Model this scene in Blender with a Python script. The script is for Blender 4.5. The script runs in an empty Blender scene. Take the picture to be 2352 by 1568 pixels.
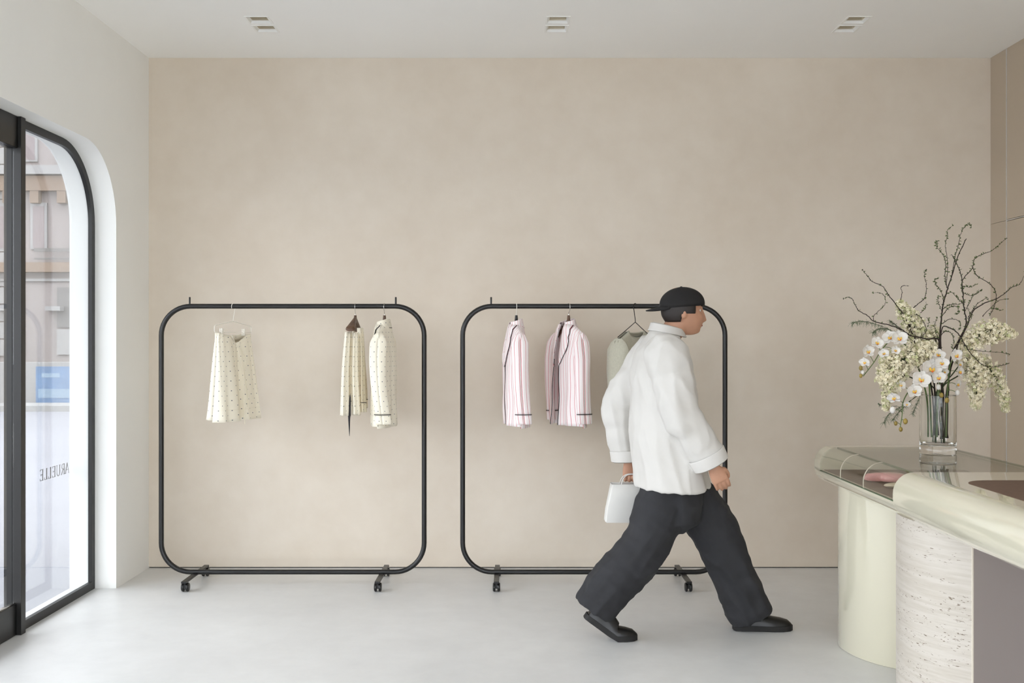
import bpy, bmesh, math, random
from mathutils import Vector, Matrix, noise
from mathutils.geometry import tessellate_polygon
PI = math.pi
random.seed(7)
SC = bpy.context.scene
COL = SC.collection

# ------------------------------------------------------------------ camera, sky, exposure
CAM_Z = 1.45
F_PX = 2352.0                      # focal length in pixels of the 2352 px wide frame
cam_d = bpy.data.cameras.new('camera')
cam_d.sensor_width = 36.0
cam_d.lens = 36.0 * F_PX / 2352.0
cam_d.clip_start = 0.05; cam_d.clip_end = 300
cam = bpy.data.objects.new('camera', cam_d); COL.objects.link(cam)
cam.location = (0, 0, CAM_Z); cam.rotation_euler = (PI / 2, 0, 0)
SC.camera = cam

world = bpy.data.worlds.new('overcast_sky'); SC.world = world
world.use_nodes = True
bg = world.node_tree.nodes['Background']
bg.inputs['Color'].default_value = (0.93, 0.975, 1.045, 1)
bg.inputs['Strength'].default_value = 3.5

SC.view_settings.view_transform = 'Standard'
SC.view_settings.look = 'None'
SC.view_settings.gamma = 1.0
SC.view_settings.use_curve_mapping = False
SC.view_settings.exposure = 0.67
cy = SC.cycles
cy.use_denoising = True
cy.max_bounces = 14; cy.diffuse_bounces = 9; cy.glossy_bounces = 5
cy.transmission_bounces = 10; cy.transparent_max_bounces = 24
cy.sample_clamp_indirect = 6.0

# room measures (metres; x to the right, y away from the camera, z up)
XL, XR = -2.326, 3.065             # inner faces of the side walls
XO = -2.600                        # outer face of the street wall
YB, YF = 6.558, -1.6               # back wall, wall behind the camera
H = 3.265
ARCH_Y0, ARCH_Y1, ARCH_Z, ARCH_R = 2.20, 6.018, 2.562, 0.43
ARCH2_Y0, ARCH2_Y1 = -1.2, 1.7  # unseen second arch opening, added for fill light

def portal(y0, y1):
    d = bpy.data.lights.new('daylight_portal', 'AREA'); d.shape = 'RECTANGLE'
    d.size = ARCH_Z; d.size_y = y1 - y0
    d.cycles.is_portal = True
    o = bpy.data.objects.new('daylight_portal', d); COL.objects.link(o)
    o.location = (XO - 0.01, (y0 + y1) / 2, ARCH_Z / 2)
    o.rotation_euler = (0, -PI / 2, 0)     # looks along +x, into the room
portal(ARCH_Y0, ARCH_Y1); portal(ARCH2_Y0, ARCH2_Y1)
FW_X0, FW_X1, FW_Z0, FW_Z1 = -2.2, 2.7, 0.10, 3.10      # unseen glazed front, added behind the camera to brighten the room
d = bpy.data.lights.new('daylight_portal', 'AREA'); d.shape = 'RECTANGLE'; d.size = FW_X1 - FW_X0; d.size_y = FW_Z1 - FW_Z0; d.cycles.is_portal = True
o = bpy.data.objects.new('daylight_portal', d); COL.objects.link(o); o.location = ((FW_X0 + FW_X1) / 2, YF - .31, (FW_Z0 + FW_Z1) / 2); o.rotation_euler = (PI / 2, 0, PI)

# ------------------------------------------------------------------ materials
def lin(c):
    return tuple(((v / 255) / 12.92 if v / 255 <= 0.04045 else ((v / 255 + 0.055) / 1.055) ** 2.4) for v in c)
class NT:
    def __init__(s, name):
        s.m = bpy.data.materials.new(name); s.m.use_nodes = True
        s.t = s.m.node_tree; s.n = s.t.nodes; s.b = s.n['Principled BSDF']
    def add(s, kind, **kw):
        nd = s.n.new(kind)
        for k, v in kw.items():
            if k in nd.inputs.keys() if isinstance(k, str) else False: nd.inputs[k].default_value = v
            else: setattr(nd, k, v)
        return nd
    def link(s, a, b): s.t.links.new(a, b)
    def math(s, op, a, b=None, c=None):
        nd = s.n.new('ShaderNodeMath'); nd.operation = op
        for i, v in enumerate((a, b, c)):
            if v is None: continue
            if isinstance(v, (int, float)): nd.inputs[i].default_value = v
            else: s.link(v, nd.inputs[i])
        return nd.outputs[0]
    def mix(s, fac, a, b):
        nd = s.n.new('ShaderNodeMix'); nd.data_type = 'RGBA'
        for i, v in ((0, fac), (6, a), (7, b)):
            if isinstance(v, (int, float)): nd.inputs[i].default_value = v
            elif isinstance(v, tuple): nd.inputs[i].default_value = (*v[:3], 1)
            else: s.link(v, nd.inputs[i])
        return nd.outputs[2]
    def noise(s, scale, detail=4, rough=0.55, coord='Object', vec=None, stretch=None):
        tc = s.n.new('ShaderNodeTexCoord'); src = tc.outputs[coord]
        if stretch:
            mp = s.n.new('ShaderNodeMapping'); mp.inputs['Scale'].default_value = stretch
            s.link(src, mp.inputs['Vector']); src = mp.outputs[0]
        nd = s.n.new('ShaderNodeTexNoise'); nd.inputs['Scale'].default_value = scale
        nd.inputs['Detail'].default_value = detail; nd.inputs['Roughness'].default_value = rough
        s.link(src, nd.inputs['Vector']); return nd.outputs['Fac']
    def ramp(s, fac, p0, c0, p1, c1):
        nd = s.n.new('ShaderNodeValToRGB'); e = nd.color_ramp.elements
        e[0].position = p0; e[0].color = (*c0, 1); e[1].position = p1; e[1].color = (*c1, 1)
        s.link(fac, nd.inputs[0]); return nd.outputs[0]
    def bump(s, height, strength=0.2, dist=0.002):
        nd = s.n.new('ShaderNodeBump'); nd.inputs['Strength'].default_value = strength
        nd.inputs['Distance'].default_value = dist
        s.link(height, nd.inputs['Height']); s.link(nd.outputs[0], s.b.inputs['Normal'])
def plain(name, col, rough=0.6, metal=0.0, spec=0.5, coat=0.0, vary=0.06, scale=12, bump=0.0, bscale=300, sheen=0.0):
    t = NT(name)
    c = lin(col)
    t.b.inputs['Roughness'].default_value = rough; t.b.inputs['Metallic'].default_value = metal
    t.b.inputs['Specular IOR Level'].default_value = spec
    t.b.inputs['Coat Weight'].default_value = coat; t.b.inputs['Coat Roughness'].default_value = 0.04
    t.b.inputs['Sheen Weight'].default_value = sheen
    n = t.noise(scale)
    t.link(t.ramp(n, 0.3, tuple(v * (1 - vary) for v in c), 0.7, tuple(min(1, v * (1 + vary)) for v in c)), t.b.inputs['Base Color'])
    if bump: t.bump(t.noise(bscale, 3), bump, 0.001)
    if coat >= 1: t.b.inputs['Coat IOR'].default_value = 1.5
    return t.m

def m_plaster():
    t = NT('beige_plaster'); a = lin((221, 211, 197)); b = lin((212, 200, 184))
    n = t.noise(0.9, 5, 0.6); n2 = t.noise(7, 4, 0.6)
    f = t.math('ADD', t.math('MULTIPLY', n, 0.75), t.math('MULTIPLY', n2, 0.25))
    t.link(t.ramp(f, 0.36, b, 0.62, a), t.b.inputs['Base Color'])
    t.b.inputs['Roughness'].default_value = 0.85; t.b.inputs['Specular IOR Level'].default_value = 0.25
    t.bump(t.noise(120, 4), 0.12, 0.002); return t.m
def m_concrete():
    t = NT('polished_concrete'); a = lin((222, 222, 221)); b = lin((208, 208, 207))
    n = t.noise(1.3, 6, 0.65); n2 = t.noise(9, 5, 0.6)
    f = t.math('ADD', t.math('MULTIPLY', n, 0.7), t.math('MULTIPLY', n2, 0.3))
    t.link(t.ramp(f, 0.35, b, 0.65, a), t.b.inputs['Base Color'])
    rr = t.n.new('ShaderNodeMapRange'); rr.inputs['To Min'].default_value = 0.30; rr.inputs['To Max'].default_value = 0.46
    t.link(n2, rr.inputs['Value']); t.link(rr.outputs[0], t.b.inputs['Roughness'])
    t.b.inputs['Specular IOR Level'].default_value = 0.45
    t.bump(t.noise(60, 3), 0.03, 0.001); return t.m
def m_thin_glass(name, tint=(0.985, 0.988, 0.986), ior=1.5, boost=1.0):
    m = bpy.data.materials.new(name); m.use_nodes = True; t = m.node_tree; n = t.nodes; n.clear()
    out = n.new('ShaderNodeOutputMaterial'); mx = n.new('ShaderNodeMixShader')
    tr = n.new('ShaderNodeBsdfTransparent'); gl = n.new('ShaderNodeBsdfGlossy'); fr = n.new('ShaderNodeFresnel')
    tr.inputs[0].default_value = (*tint, 1); gl.inputs['Roughness'].default_value = 0.0
    ge = n.new('ShaderNodeNewGeometry'); ei = n.new('ShaderNodeMix'); ei.data_type = 'FLOAT'   # same reflectance on both faces of the sheet
    ei.inputs[2].default_value = ior; ei.inputs[3].default_value = 1 / ior
    t.links.new(ge.outputs['Backfacing'], ei.inputs[0]); t.links.new(ei.outputs[0], fr.inputs[0])
    mu = n.new('ShaderNodeMath'); mu.operation = 'MULTIPLY'; mu.inputs[1].default_value = boost; mu.use_clamp = True
    t.links.new(fr.outputs[0], mu.inputs[0]); t.links.new(mu.outputs[0], mx.inputs[0])
    t.links.new(tr.outputs[0], mx.inputs[1]); t.links.new(gl.outputs[0], mx.inputs[2]); t.links.new(mx.outputs[0], out.inputs[0])
    return m
def m_travertine():
    t = NT('travertine'); a = lin((202, 195, 185)); b = lin((190, 182, 170)); d = lin((120, 105, 88))
    n = t.noise(2.2, 7, 0.6, stretch=(1.0, 1.0, 26)); n2 = t.noise(9, 5, 0.6, stretch=(1, 1, 9))
    base = t.ramp(t.math('ADD', t.math('MULTIPLY', n, 0.65), t.math('MULTIPLY', n2, 0.35)), 0.40, b, 0.56, a)
    p = t.noise(46, 4, 0.65, stretch=(1, 1, 4.0))
    pm = t.noise(3, 3, 0.5, stretch=(1, 1, 7))
    hole = t.math('MULTIPLY', t.math('GREATER_THAN', p, 0.625), t.math('GREATER_THAN', pm, 0.50))
    t.link(t.mix(hole, base, d), t.b.inputs['Base Color'])
    t.b.inputs['Roughness'].default_value = 0.38
    t.bump(t.math('SUBTRACT', t.math('MULTIPLY', n2, 0.3), hole), 0.5, 0.002); return t.m
def uvcoord(t):
    tc = t.n.new('ShaderNodeTexCoord'); sp = t.n.new('ShaderNodeSeparateXYZ')
    t.link(tc.outputs['UV'], sp.inputs[0]); return sp.outputs[0], sp.outputs[1]
def m_cloth_finish(t, rough=0.9):
    t.b.inputs['Roughness'].default_value = rough; t.b.inputs['Specular IOR Level'].default_value = 0.15
    t.b.inputs['Sheen Weight'].default_value = 0.15
def m_dots():
    t = NT('cream_dotted_cotton'); u, v = uvcoord(t); s = 0.046
    v1 = t.math('DIVIDE', v, s * 0.62); row = t.math('FLOOR', v1)
    off = t.math('MULTIPLY', t.math('FLOORED_MODULO', row, 2.0), 0.5)
    fu = t.math('SUBTRACT', t.math('FRACT', t.math('ADD', t.math('DIVIDE', u, s), off)), 0.5)
    fv = t.math('MULTIPLY', t.math('SUBTRACT', t.math('FRACT', v1), 0.5), 0.62)
    d = t.math('SQRT', t.math('ADD', t.math('MULTIPLY', fu, fu), t.math('MULTIPLY', fv, fv)))
    m = t.math('LESS_THAN', d, 0.058)
    t.link(t.mix(m, lin((240, 233, 215)), lin((78, 88, 98))), t.b.inputs['Base Color']); m_cloth_finish(t); return t.m
def m_stripes():
    t = NT('pink_striped_cotton'); u, v = uvcoord(t)
    f = t.math('FRACT', t.math('DIVIDE', u, 0.026)); m = t.math('LESS_THAN', f, 0.10)
    t.link(t.mix(m, lin((243, 234, 233)), lin((206, 104, 112))), t.b.inputs['Base Color']); m_cloth_finish(t); return t.m
def m_wood():
    t = NT('walnut_wood'); n = t.noise(14, 5, 0.6, stretch=(1, 6, 6))
    t.link(t.ramp(n, 0.3, lin((72, 50, 36)), 0.7, lin((112, 82, 60))), t.b.inputs['Base Color'])
    t.b.inputs['Roughness'].default_value = 0.45; return t.m
def m_glass_real():
    t = NT('clear_vase_glass'); b = t.b
    b.inputs['Base Color'].default_value = (0.98, 0.99, 0.985, 1); b.inputs['Roughness'].default_value = 0.0
    b.inputs['Transmission Weight'].default_value = 1.0; b.inputs['IOR'].default_value = 1.45; return t.m
def m_petal(name, col, trans=0.3, rough=0.55):
    t = NT(name); c = lin(col); n = t.noise(40, 3)
    t.link(t.ramp(n, 0.3, tuple(v * .9 for v in c), 0.7, c), t.b.inputs['Base Color'])
    t.b.inputs['Roughness'].default_value = rough
    return t.m

M = dict(
    plaster=m_plaster(), concrete=m_concrete(),
    white=plain('white_paint', (240, 240, 237), 0.8, vary=0.012, scale=2, spec=0.25),
    ceil=plain('ceiling_paint', (245, 245, 243), 0.9, vary=0.01, scale=1.5, spec=0.2),
    panel=plain('taupe_lacquer_panel', (190, 176, 157), 0.55, vary=0.02, scale=1.5),
    black=plain('black_powder_coat', (17, 16, 16), 0.36, spec=0.5, vary=0.1),
    frame=plain('dark_anodised_frame', (36, 35, 34), 0.42, metal=0.2, vary=0.05),
    rubber=plain('black_plastic', (20, 20, 20), 0.35, vary=0.1),
    glass=m_thin_glass('window_glass'),
    caseglass=m_thin_glass('display_glass', (0.985, 0.985, 0.965), 1.5, 1.0),
    edgeglass=plain('green_glass_edge', (62, 92, 60), 0.2, vary=0.1),
    cream=plain('cream_resin', (216, 211, 190), 0.09, spec=0.5, coat=1.0, vary=0.012, scale=3),
    seam=plain('pale_seam_strip', (224, 216, 200), 0.4, vary=0.02),
    brownline=plain('brass_shadow_line', (128, 104, 62), 0.4, vary=0.05),
    leather=plain('brown_suede', (108, 84, 68), 0.8, vary=0.07, scale=60, bump=0.15, bscale=500),
    mauve=plain('mauve_grey_panel', (120, 110, 106), 0.5, vary=0.02, scale=2),
    trav=m_travertine(), steel=plain('polished_steel', (205, 203, 198), 0.22, metal=1.0, vary=0.02),
    strip=plain('brushed_metal_strip', (214, 212, 208), 0.35, metal=0.6, vary=0.02),
    bronze=plain('satin_reflector', (214, 208, 194), 0.3, metal=1.0, vary=0.03),
    darkgap=plain('shadow_gap', (70, 66, 60), 0.8, vary=0.05),
    dots=m_dots(), stripes=m_stripes(), cord=plain('cream_cord', (236, 228, 208), 0.9, vary=0.03),
    piping=plain('black_piping', (34, 31, 33), 0.7, vary=0.1), wood=m_wood(),
    whitewire=plain('white_wire', (240, 236, 226), 0.4, vary=0.02),
    knit=plain('sage_grey_knit', (186, 183, 166), 0.95, vary=0.07, scale=120, bump=0.35, bscale=260, sheen=0.3),
    jacket=plain('white_canvas', (205, 202, 197), 0.9, vary=0.02, scale=9, bump=0.15, bscale=240),
    denim=plain('charcoal_denim', (40, 40, 43), 0.85, vary=0.14, scale=14, bump=0.3, bscale=320),
    shoe=plain('black_shoe_leather', (18, 17, 17), 0.35, vary=0.15), sole=plain('black_rubber_sole', (26, 24, 23), 0.7),
    skin=plain('skin', (184, 138, 112), 0.55, vary=0.05, scale=20), hair=plain('dark_hair', (34, 26, 22), 0.6, vary=0.3, scale=90),
    cap=plain('black_cap_cotton', (24, 22, 22), 0.85, vary=0.12, scale=30, bump=0.2, bscale=400),
    eyewhite=plain('eye_white', (232, 228, 222), 0.25, vary=0.01), iris=plain('eye_iris', (52, 34, 24), 0.2),
    lip=plain('lips', (160, 96, 84), 0.5), bag=plain('white_paper_bag', (218, 216, 211), 0.7, vary=0.015),
    vase=m_glass_real(), bark=plain('dark_bark', (46, 34, 29), 0.85, vary=0.25, scale=60),
    leaf=plain('small_green_leaf', (74, 92, 42), 0.6, vary=0.25, scale=25), stem=plain('green_stem', (88, 108, 56), 0.5, vary=0.15, scale=30),
    darkstem=plain('dark_green_stem', (54, 66, 36), 0.5, vary=0.2, scale=30),
    lilac=m_petal('lilac_petal', (246, 238, 212)), lilacg=m_petal('lilac_green_petal', (208, 209, 162)),
    orchid=m_petal('orchid_petal', (232, 228, 221), rough=0.5), orclip=plain('orchid_yellow_lip', (232, 190, 84), 0.5, vary=0.1, scale=60),
    orcred=plain('orchid_orange_throat', (214, 106, 46), 0.5, vary=0.15, scale=60), bud=plain('orchid_bud', (150, 128, 60), 0.5, vary=0.3, scale=40),
    fern=plain('fern_green', (70, 92, 58), 0.7, vary=0.2, scale=30),
    pink=plain('pink_satin', (222, 158, 158), 0.3, vary=0.03, coat=0.2), creamitem=plain('cream_satin', (226, 212, 190), 0.35, vary=0.03),
    pave=plain('street_paving', (120, 120, 126), 0.8, vary=0.04, scale=0.7), kerb=plain('kerb_stone', (132, 131, 130), 0.8),
    facade=plain('pale_stone_facade', (132, 124, 122), 0.9, vary=0.06, scale=0.9), facade2=plain('light_stone', (136, 134, 133), 0.9, vary=0.04, scale=1),
    tan=plain('tan_stone_cornice', (118, 101, 88), 0.9, vary=0.12, scale=1.5), shutter=plain('grey_shutter', (96, 93, 92), 0.7),
    pinkwin=plain('rose_grey_glazing', (112, 100, 101), 0.3), blueboard=plain('blue_poster', (78, 106, 138), 0.5, vary=0.2, scale=1.5),
    paleblue=plain('pale_blue_print', (114, 134, 152), 0.5), hedge=plain('grey_green_hedge', (120, 122, 104), 0.9, vary=0.2, scale=8),
    bounce_ground=plain('pale_bounce_paving', (220, 219, 216), 0.8, vary=0.03, scale=0.8),  # bright paving of the added ground that reflects daylight indoors
    letter=plain('black_vinyl', (24, 24, 26), 0.5),
)

# ------------------------------------------------------------------ mesh helpers
class G:
    """collects vertices, faces and per-vertex uv, then builds ONE mesh object"""
    def __init__(s): s.v = []; s.f = []; s.uv = []
    def pts(s, P, UV=None):
        i = len(s.v); s.v += [tuple(p) for p in P]; s.uv += list(UV) if UV else [(0, 0)] * len(P); return i
    def grid(s, P, UV=None, close_u=False):
        nv, nu = len(P), len(P[0]); i = len(s.v)
        for j in range(nv): s.pts(P[j], UV[j] if UV else None)
        for j in range(nv - 1):
            for k in range(nu if close_u else nu - 1):
                k2 = (k + 1) % nu
                s.f.append((i + j * nu + k, i + j * nu + k2, i + (j + 1) * nu + k2, i + (j + 1) * nu + k))
        return i
    def rings(s, R, cap0=True, cap1=True, UV=None):
        i = s.grid(R, UV, close_u=True); nu = len(R[0])
        if cap0: s.f.append(tuple(i + k for k in reversed(range(nu))))
        if cap1: s.f.append(tuple(i + (len(R) - 1) * nu + k for k in range(nu)))
    def box(s, x0, x1, y0, y1, z0, z1):
        i = s.pts([(x, y, z) for z in (z0, z1) for y in (y0, y1) for x in (x0, x1)])
        for a in ((0, 2, 3, 1), (4, 5, 7, 6), (0, 1, 5, 4), (2, 6, 7, 3), (0, 4, 6, 2), (1, 3, 7, 5)): s.f.append(tuple(i + q for q in a))
    def tube(s, path, rad, seg=8, closed=False, cap=True, flat=None):
        P = [Vector(p) for p in path]; n = len(P)
        if isinstance(rad, (int, float)): rad = [rad] * n
        R = []; up = None
        for k in range(n):
            a = P[(k - 1) % n] if (closed or k) else P[0]; b = P[(k + 1) % n] if (closed or k < n - 1) else P[-1]
            t = (b - a).normalized() if (b - a).length > 1e-9 else Vector((0, 0, 1))
            if up is None:
                up = Vector((0, 0, 1)) if abs(t.z) < 0.9 else Vector((1, 0, 0))
            up = (up - t * up.dot(t)); up = up.normalized() if up.length > 1e-6 else t.orthogonal().normalized()
            sd = t.cross(up)
            R.append([P[k] + (up * math.cos(2 * PI * q / seg) * (flat or 1) + sd * math.sin(2 * PI * q / seg)) * rad[k] for q in range(seg)])
        if closed:
            nu = seg; i = len(s.v)
            for r in R: s.pts(r)
            for j in range(n):
                j2 = (j + 1) % n
                for k in range(nu): s.f.append((i + j * nu + k, i + j * nu + (k + 1) % nu, i + j2 * nu + (k + 1) % nu, i + j2 * nu + k))
        else: s.rings(R, cap, cap)
    def ball(s, c, r, nu=12, nv=8, axes=None):
        c = Vector(c); r = (r, r, r) if isinstance(r, (int, float)) else r
        A = axes or (Vector((1, 0, 0)), Vector((0, 1, 0)), Vector((0, 0, 1)))
        R = []
        for j in range(nv + 1):
            ph = -PI / 2 + PI * j / nv; cr = max(math.cos(ph), 0.02)
            R.append([c + A[0] * (r[0] * cr * math.cos(2 * PI * k / nu)) + A[1] * (r[1] * cr * math.sin(2 * PI * k / nu)) + A[2] * (r[2] * math.sin(ph)) for k in range(nu)])
        s.rings(R)
    def prism(s, poly, axis, a, b):
        """polygon in the plane across `axis` (0,1,2), extruded from a to b"""
        def mk(p, w): q = [0, 0, 0]; o = [k for k in range(3) if k != axis]; q[axis] = w; q[o[0]], q[o[1]] = p; return tuple(q)
        n = len(poly); tris = tessellate_polygon([[Vector((p[0], p[1], 0)) for p in poly]])
        i = s.pts([mk(p, a) for p in poly] + [mk(p, b) for p in poly])
        for t in tris:
            s.f.append((i + t[0], i + t[1], i + t[2])); s.f.append((i + n + t[2], i + n + t[1], i + n + t[0]))
        for k in range(n): s.f.append((i + k, i + (k + 1) % n, i + n + (k + 1) % n, i + n + k))
    def build(s, name, mat, parent=None, smooth=True, bevel=0, solid=0, subsurf=0, angle=40, loc=None):
        me = bpy.data.meshes.new(name); me.from_pydata(s.v, [], s.f)
        bm = bmesh.new(); bm.from_mesh(me)
        bmesh.ops.recalc_face_normals(bm, faces=bm.faces)
        bm.to_mesh(me); bm.free()
        uvl = me.uv_layers.new(name='UVMap')
        for l in me.loops: uvl.data[l.index].uv = s.uv[l.vertex_index]
        me.materials.append(M[mat] if isinstance(mat, str) else mat)
        if smooth:
            me.polygons.foreach_set('use_smooth', [True] * len(me.polygons))
            me.set_sharp_from_angle(angle=math.radians(angle))
        o = bpy.data.objects.new(name, me); COL.objects.link(o)
        if parent is not None: o.parent = parent
        if bevel:
            m = o.modifiers.new('bevel', 'BEVEL'); m.width = bevel; m.segments = 2; m.limit_method = 'ANGLE'
        if solid:
            m = o.modifiers.new('solid', 'SOLIDIFY'); m.thickness = solid; m.offset = 0
        if subsurf:
            m = o.modifiers.new('sub', 'SUBSURF'); m.levels = m.render_levels = subsurf
        return o
def gbox(name, mat, parent, x0, x1, y0, y1, z0, z1, bevel=0):
    g = G(); g.box(x0, x1, y0, y1, z0, z1); return g.build(name, mat, parent, smooth=False, bevel=bevel)
def thing(name, label, cat, loc=(0, 0, 0), rz=0.0, group=None):
    o = bpy.data.objects.new(name, None); COL.objects.link(o); o.empty_display_size = 0.05
    o.location = loc; o.rotation_euler = (0, 0, rz); o['label'] = label; o['category'] = cat
    if group: o['group'] = group
    return o
def tag(o, label, cat, group=None):
    o['label'] = label; o['category'] = cat
    if group: o['group'] = group
    return o
def struct(o, label=None):
    o['kind'] = 'structure'
    if label: o['label'] = label
    return o
def local(P, o):                 # world points -> coordinates of a translated-only parent
    l = o.location; return [Vector(p) - l for p in P]
def smoothpath(P, n=6):          # Catmull-Rom through the points
    P = [Vector(p) for p in P]; out = []
    for i in range(len(P) - 1):
        a = P[max(i - 1, 0)]; b = P[i]; c = P[i + 1]; d = P[min(i + 2, len(P) - 1)]
        for k in range(n):
            t = k / n
            out.append(0.5 * ((2 * b) + (c - a) * t + (2 * a - 5 * b + 4 * c - d) * t * t + (3 * b - a - 3 * c + d) * t ** 3))
    out.append(P[-1]); return out

# ------------------------------------------------------------------ setting: floor, walls, ceiling
g = G(); g.box(XO, XR + 0.3, YF - 0.3, YB + 0.3, -0.12, 0); struct(g.build('floor', 'concrete', smooth=False), 'smooth pale grey concrete floor')
g = G(); g.box(XL, XR + 0.02, YB, YB + 0.3, 0.007, H); wb = struct(g.build('wall_back', 'plaster', smooth=False), 'beige plaster wall behind the clothes racks')
g = G(); g.box(XL, XR + 0.02, YB + 0.012, YB + 0.29, 0, 0.008); struct(g.build('gap_shade_strip', 'darkgap', smooth=False), 'thin dark strip painted as shade in the gap under the wall')  # dark strip, coloured as the shade inside the gap below the wall
g = G()
for bx_ in ((XO, FW_X0, 0, H), (FW_X1, XR + .3, 0, H), (FW_X0, FW_X1, 0, FW_Z0), (FW_X0, FW_X1, FW_Z1, H)): g.box(bx_[0], bx_[1], YF - .3, YF, bx_[2], bx_[3])
struct(g.build('wall_front', 'white', smooth=False), 'white wall behind the viewer')

def arch(y0, y1, z, r, n=14, off=0.0):
    """opening outline from (y1,0) up, over and down to (y0,0); off shrinks it"""
    y0 += off; y1 -= off; z -= off; r = max(r - off, 0.02)
    P = [(y1, 0)]
    for k in range(n + 1):
        a = PI / 2 * k / n; P.append((y1 - r + r * math.cos(a), z - r + r * math.sin(a)))
    for k in range(n + 1):
        a = PI / 2 * k / n; P.append((y0 + r - r * math.sin(a), z - r + r * math.cos(a)))
    P.append((y0, 0)); return P
poly = [(YF, 0), (YF, H), (YB + 0.3, H), (YB + 0.3, 0)] + arch(ARCH_Y0, ARCH_Y1, ARCH_Z, ARCH_R) + arch(ARCH2_Y0, ARCH2_Y1, ARCH_Z, ARCH_R)
g = G(); g.prism(poly, 0, XO, XL); struct(g.build('wall_left', 'white', smooth=True, angle=25), 'white street wall with an arched doorway')

# ceiling with the square light recesses cut out of it
LIGHTS_X = (-1.431, 0.259, 1.944); LIGHTS_Y = (5.783, 5.945); HS = 0.064
xs = [XO]
for x in LIGHTS_X: xs += [x - HS, x + HS]
xs.append(XR + 0.3)
ys = [YF - 0.3]
for y in LIGHTS_Y: ys += [y - HS, y + HS]
ys.append(YB + 0.3)
g = G()
for i in range(len(xs) - 1):
    for j in range(len(ys) - 1):
        if i % 2 == 1 and j % 2 == 1: continue
        g.box(xs[i], xs[i + 1], ys[j], ys[j + 1], H, H + 0.02)
struct(g.build('ceiling', 'ceil', smooth=False), 'flat white ceiling with square light recesses')
gbox('roof_slab', 'ceil', None, XO, XR + 0.3, YF - 0.3, YB + 0.3, H + 0.16, H + 0.3)['kind'] = 'structure'
for lx, where in zip(LIGHTS_X, ('nearest the doorway', 'over the gap between the clothes racks', 'nearest the counter')):
    t = thing('recessed_downlight', 'twin square white recessed ceiling downlight ' + where, 'ceiling light', (lx, LIGHTS_Y[0], H), group='twin downlights in the ceiling')
    for y in LIGHTS_Y:
        dy = y - LIGHTS_Y[0]; ring = lambda h, z: [(-h, dy - h, z), (h, dy - h, z), (h, dy + h, z), (-h, dy + h, z)]
        g = G(); g.rings([ring(HS + .004, .0005), ring(HS + .004, -.0025), ring(HS - .006, -.0025), ring(HS - .012, .012), ring(HS - .016, .012), ring(HS - .016, .03)], False, False)
        g.build('trim', 'white', t, smooth=False, solid=0.0008)
        g = G(); g.rings([ring(HS - .016, .012), ring(HS - .022, .055), ring(HS - .036, .085)], False, True)
        r = g.build('reflector', 'bronze', t, smooth=False)
        g = G(); g.rings([[(0.02 * math.cos(a * PI / 8), dy + 0.02 * math.sin(a * PI / 8), z) for a in range(16)] for z in (0.078, 0.084)])
        g.build('lamp', 'eyewhite', r)

# right wall: taupe joinery panels with metal joints
g = G(); g.box(XR + 0.03, XR + 0.3, YF - 0.3, YB + 0.3, 0, H); wr = struct(g.build('wall_right', 'panel', smooth=False), 'taupe panelled wall with fine metal joints')
JY, JZ = 6.345, 2.20
def wpanel(y0, y1, z0, z1): gbox('panel', 'panel', wr, XR, XR + 0.032, y0, y1, z0, z1)
wpanel(JY + 0.004, YB - 0.001, 0.0, JZ - 0.001); wpanel(JY + 0.004, YB - 0.001, JZ + 0.001, H)
gbox('joint_strip', 'strip', wr, XR - 0.003, XR + 0.03, JY - 0.005, JY + 0.004, 0.0, H)
yy = JY - 0.005
while yy > YF:
    y2 = max(yy - 1.15, YF)
    wpanel(y2 + 0.004, yy, 0.0, JZ - 0.006); wpanel(y2 + 0.004, yy, JZ + 0.006, H)
    gbox('joint_strip', 'strip', wr, XR - 0.001, XR + 0.03, y2 + 0.004, yy, JZ - 0.003, JZ + 0.003)
    yy = y2

# ------------------------------------------------------------------ glazed doorway in the street wall
def arch_band(y0, y1, w, x0, x1, bottom, n=14, round0=False):
    """frame band of width w: right jamb + arched head (+ left jamb if round0) between x0 and x1"""
    A = arch(y0, y1, ARCH_Z, ARCH_R, n); B = arch(y0, y1, ARCH_Z, ARCH_R, n, off=w)
    return A, B
W_Y = 5.10                                    # post between door and far side light
def side_light(name, label, yp, far):
    """half-arched fixed light; far=True: arch towards +y, post at yp towards the door"""
    o = struct(bpy.data.objects.new(name, None), label); COL.objects.link(o); o.empty_display_size = .1
    sg = 1 if far else -1
    E = ARCH_Y1 if far else ARCH_Y0
    def outline(off, n=16):
        e = E - sg * off; z = ARCH_Z - off; r = max(ARCH_R - off, .02); P = [(e, 0)]
        for k in range(n + 1):
            a = PI / 2 * k / n; P.append((e - sg * (r - r * math.cos(a)), z - r + r * math.sin(a)))
        P.append((yp, z)); return P
    A, B = outline(0), outline(0.042)
    g = G(); xi, xo = -2.451, -2.474
    g.rings([[(xi, *p), (xi, *q), (xo, *q), (xo, *p)] for p, q in zip(A, B)])
    g.build('frame', 'frame', o, angle=30)
    gbox('sill_rail', 'frame', o, xo, xi, min(yp, E - sg * .042), max(yp, E - sg * .042), 0, .046)
    for nm, x, off in (('inner_pane', -2.466, 0.03), ('outer_pane', -2.592, 0.0)):
        P = outline(off); P = [(p[0], max(p[1], .001)) for p in P] + [(yp, .001)]
        g = G(); g.prism(P, 0, x, x + .004); g.build(nm, 'glass', o, smooth=False)
    return o
sl1 = side_light('window_1', 'tall fixed glass side light with a rounded top corner', W_Y, True)
sl2 = side_light('window_2', 'tall fixed glass side light on the near side of the door', ARCH_Y0 + (ARCH_Y1 - W_Y), False)
door = struct(bpy.data.objects.new('door_1', None), 'black framed sliding glass door'); COL.objects.link(door)
y_near = ARCH_Y0 + (ARCH_Y1 - W_Y)
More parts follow.
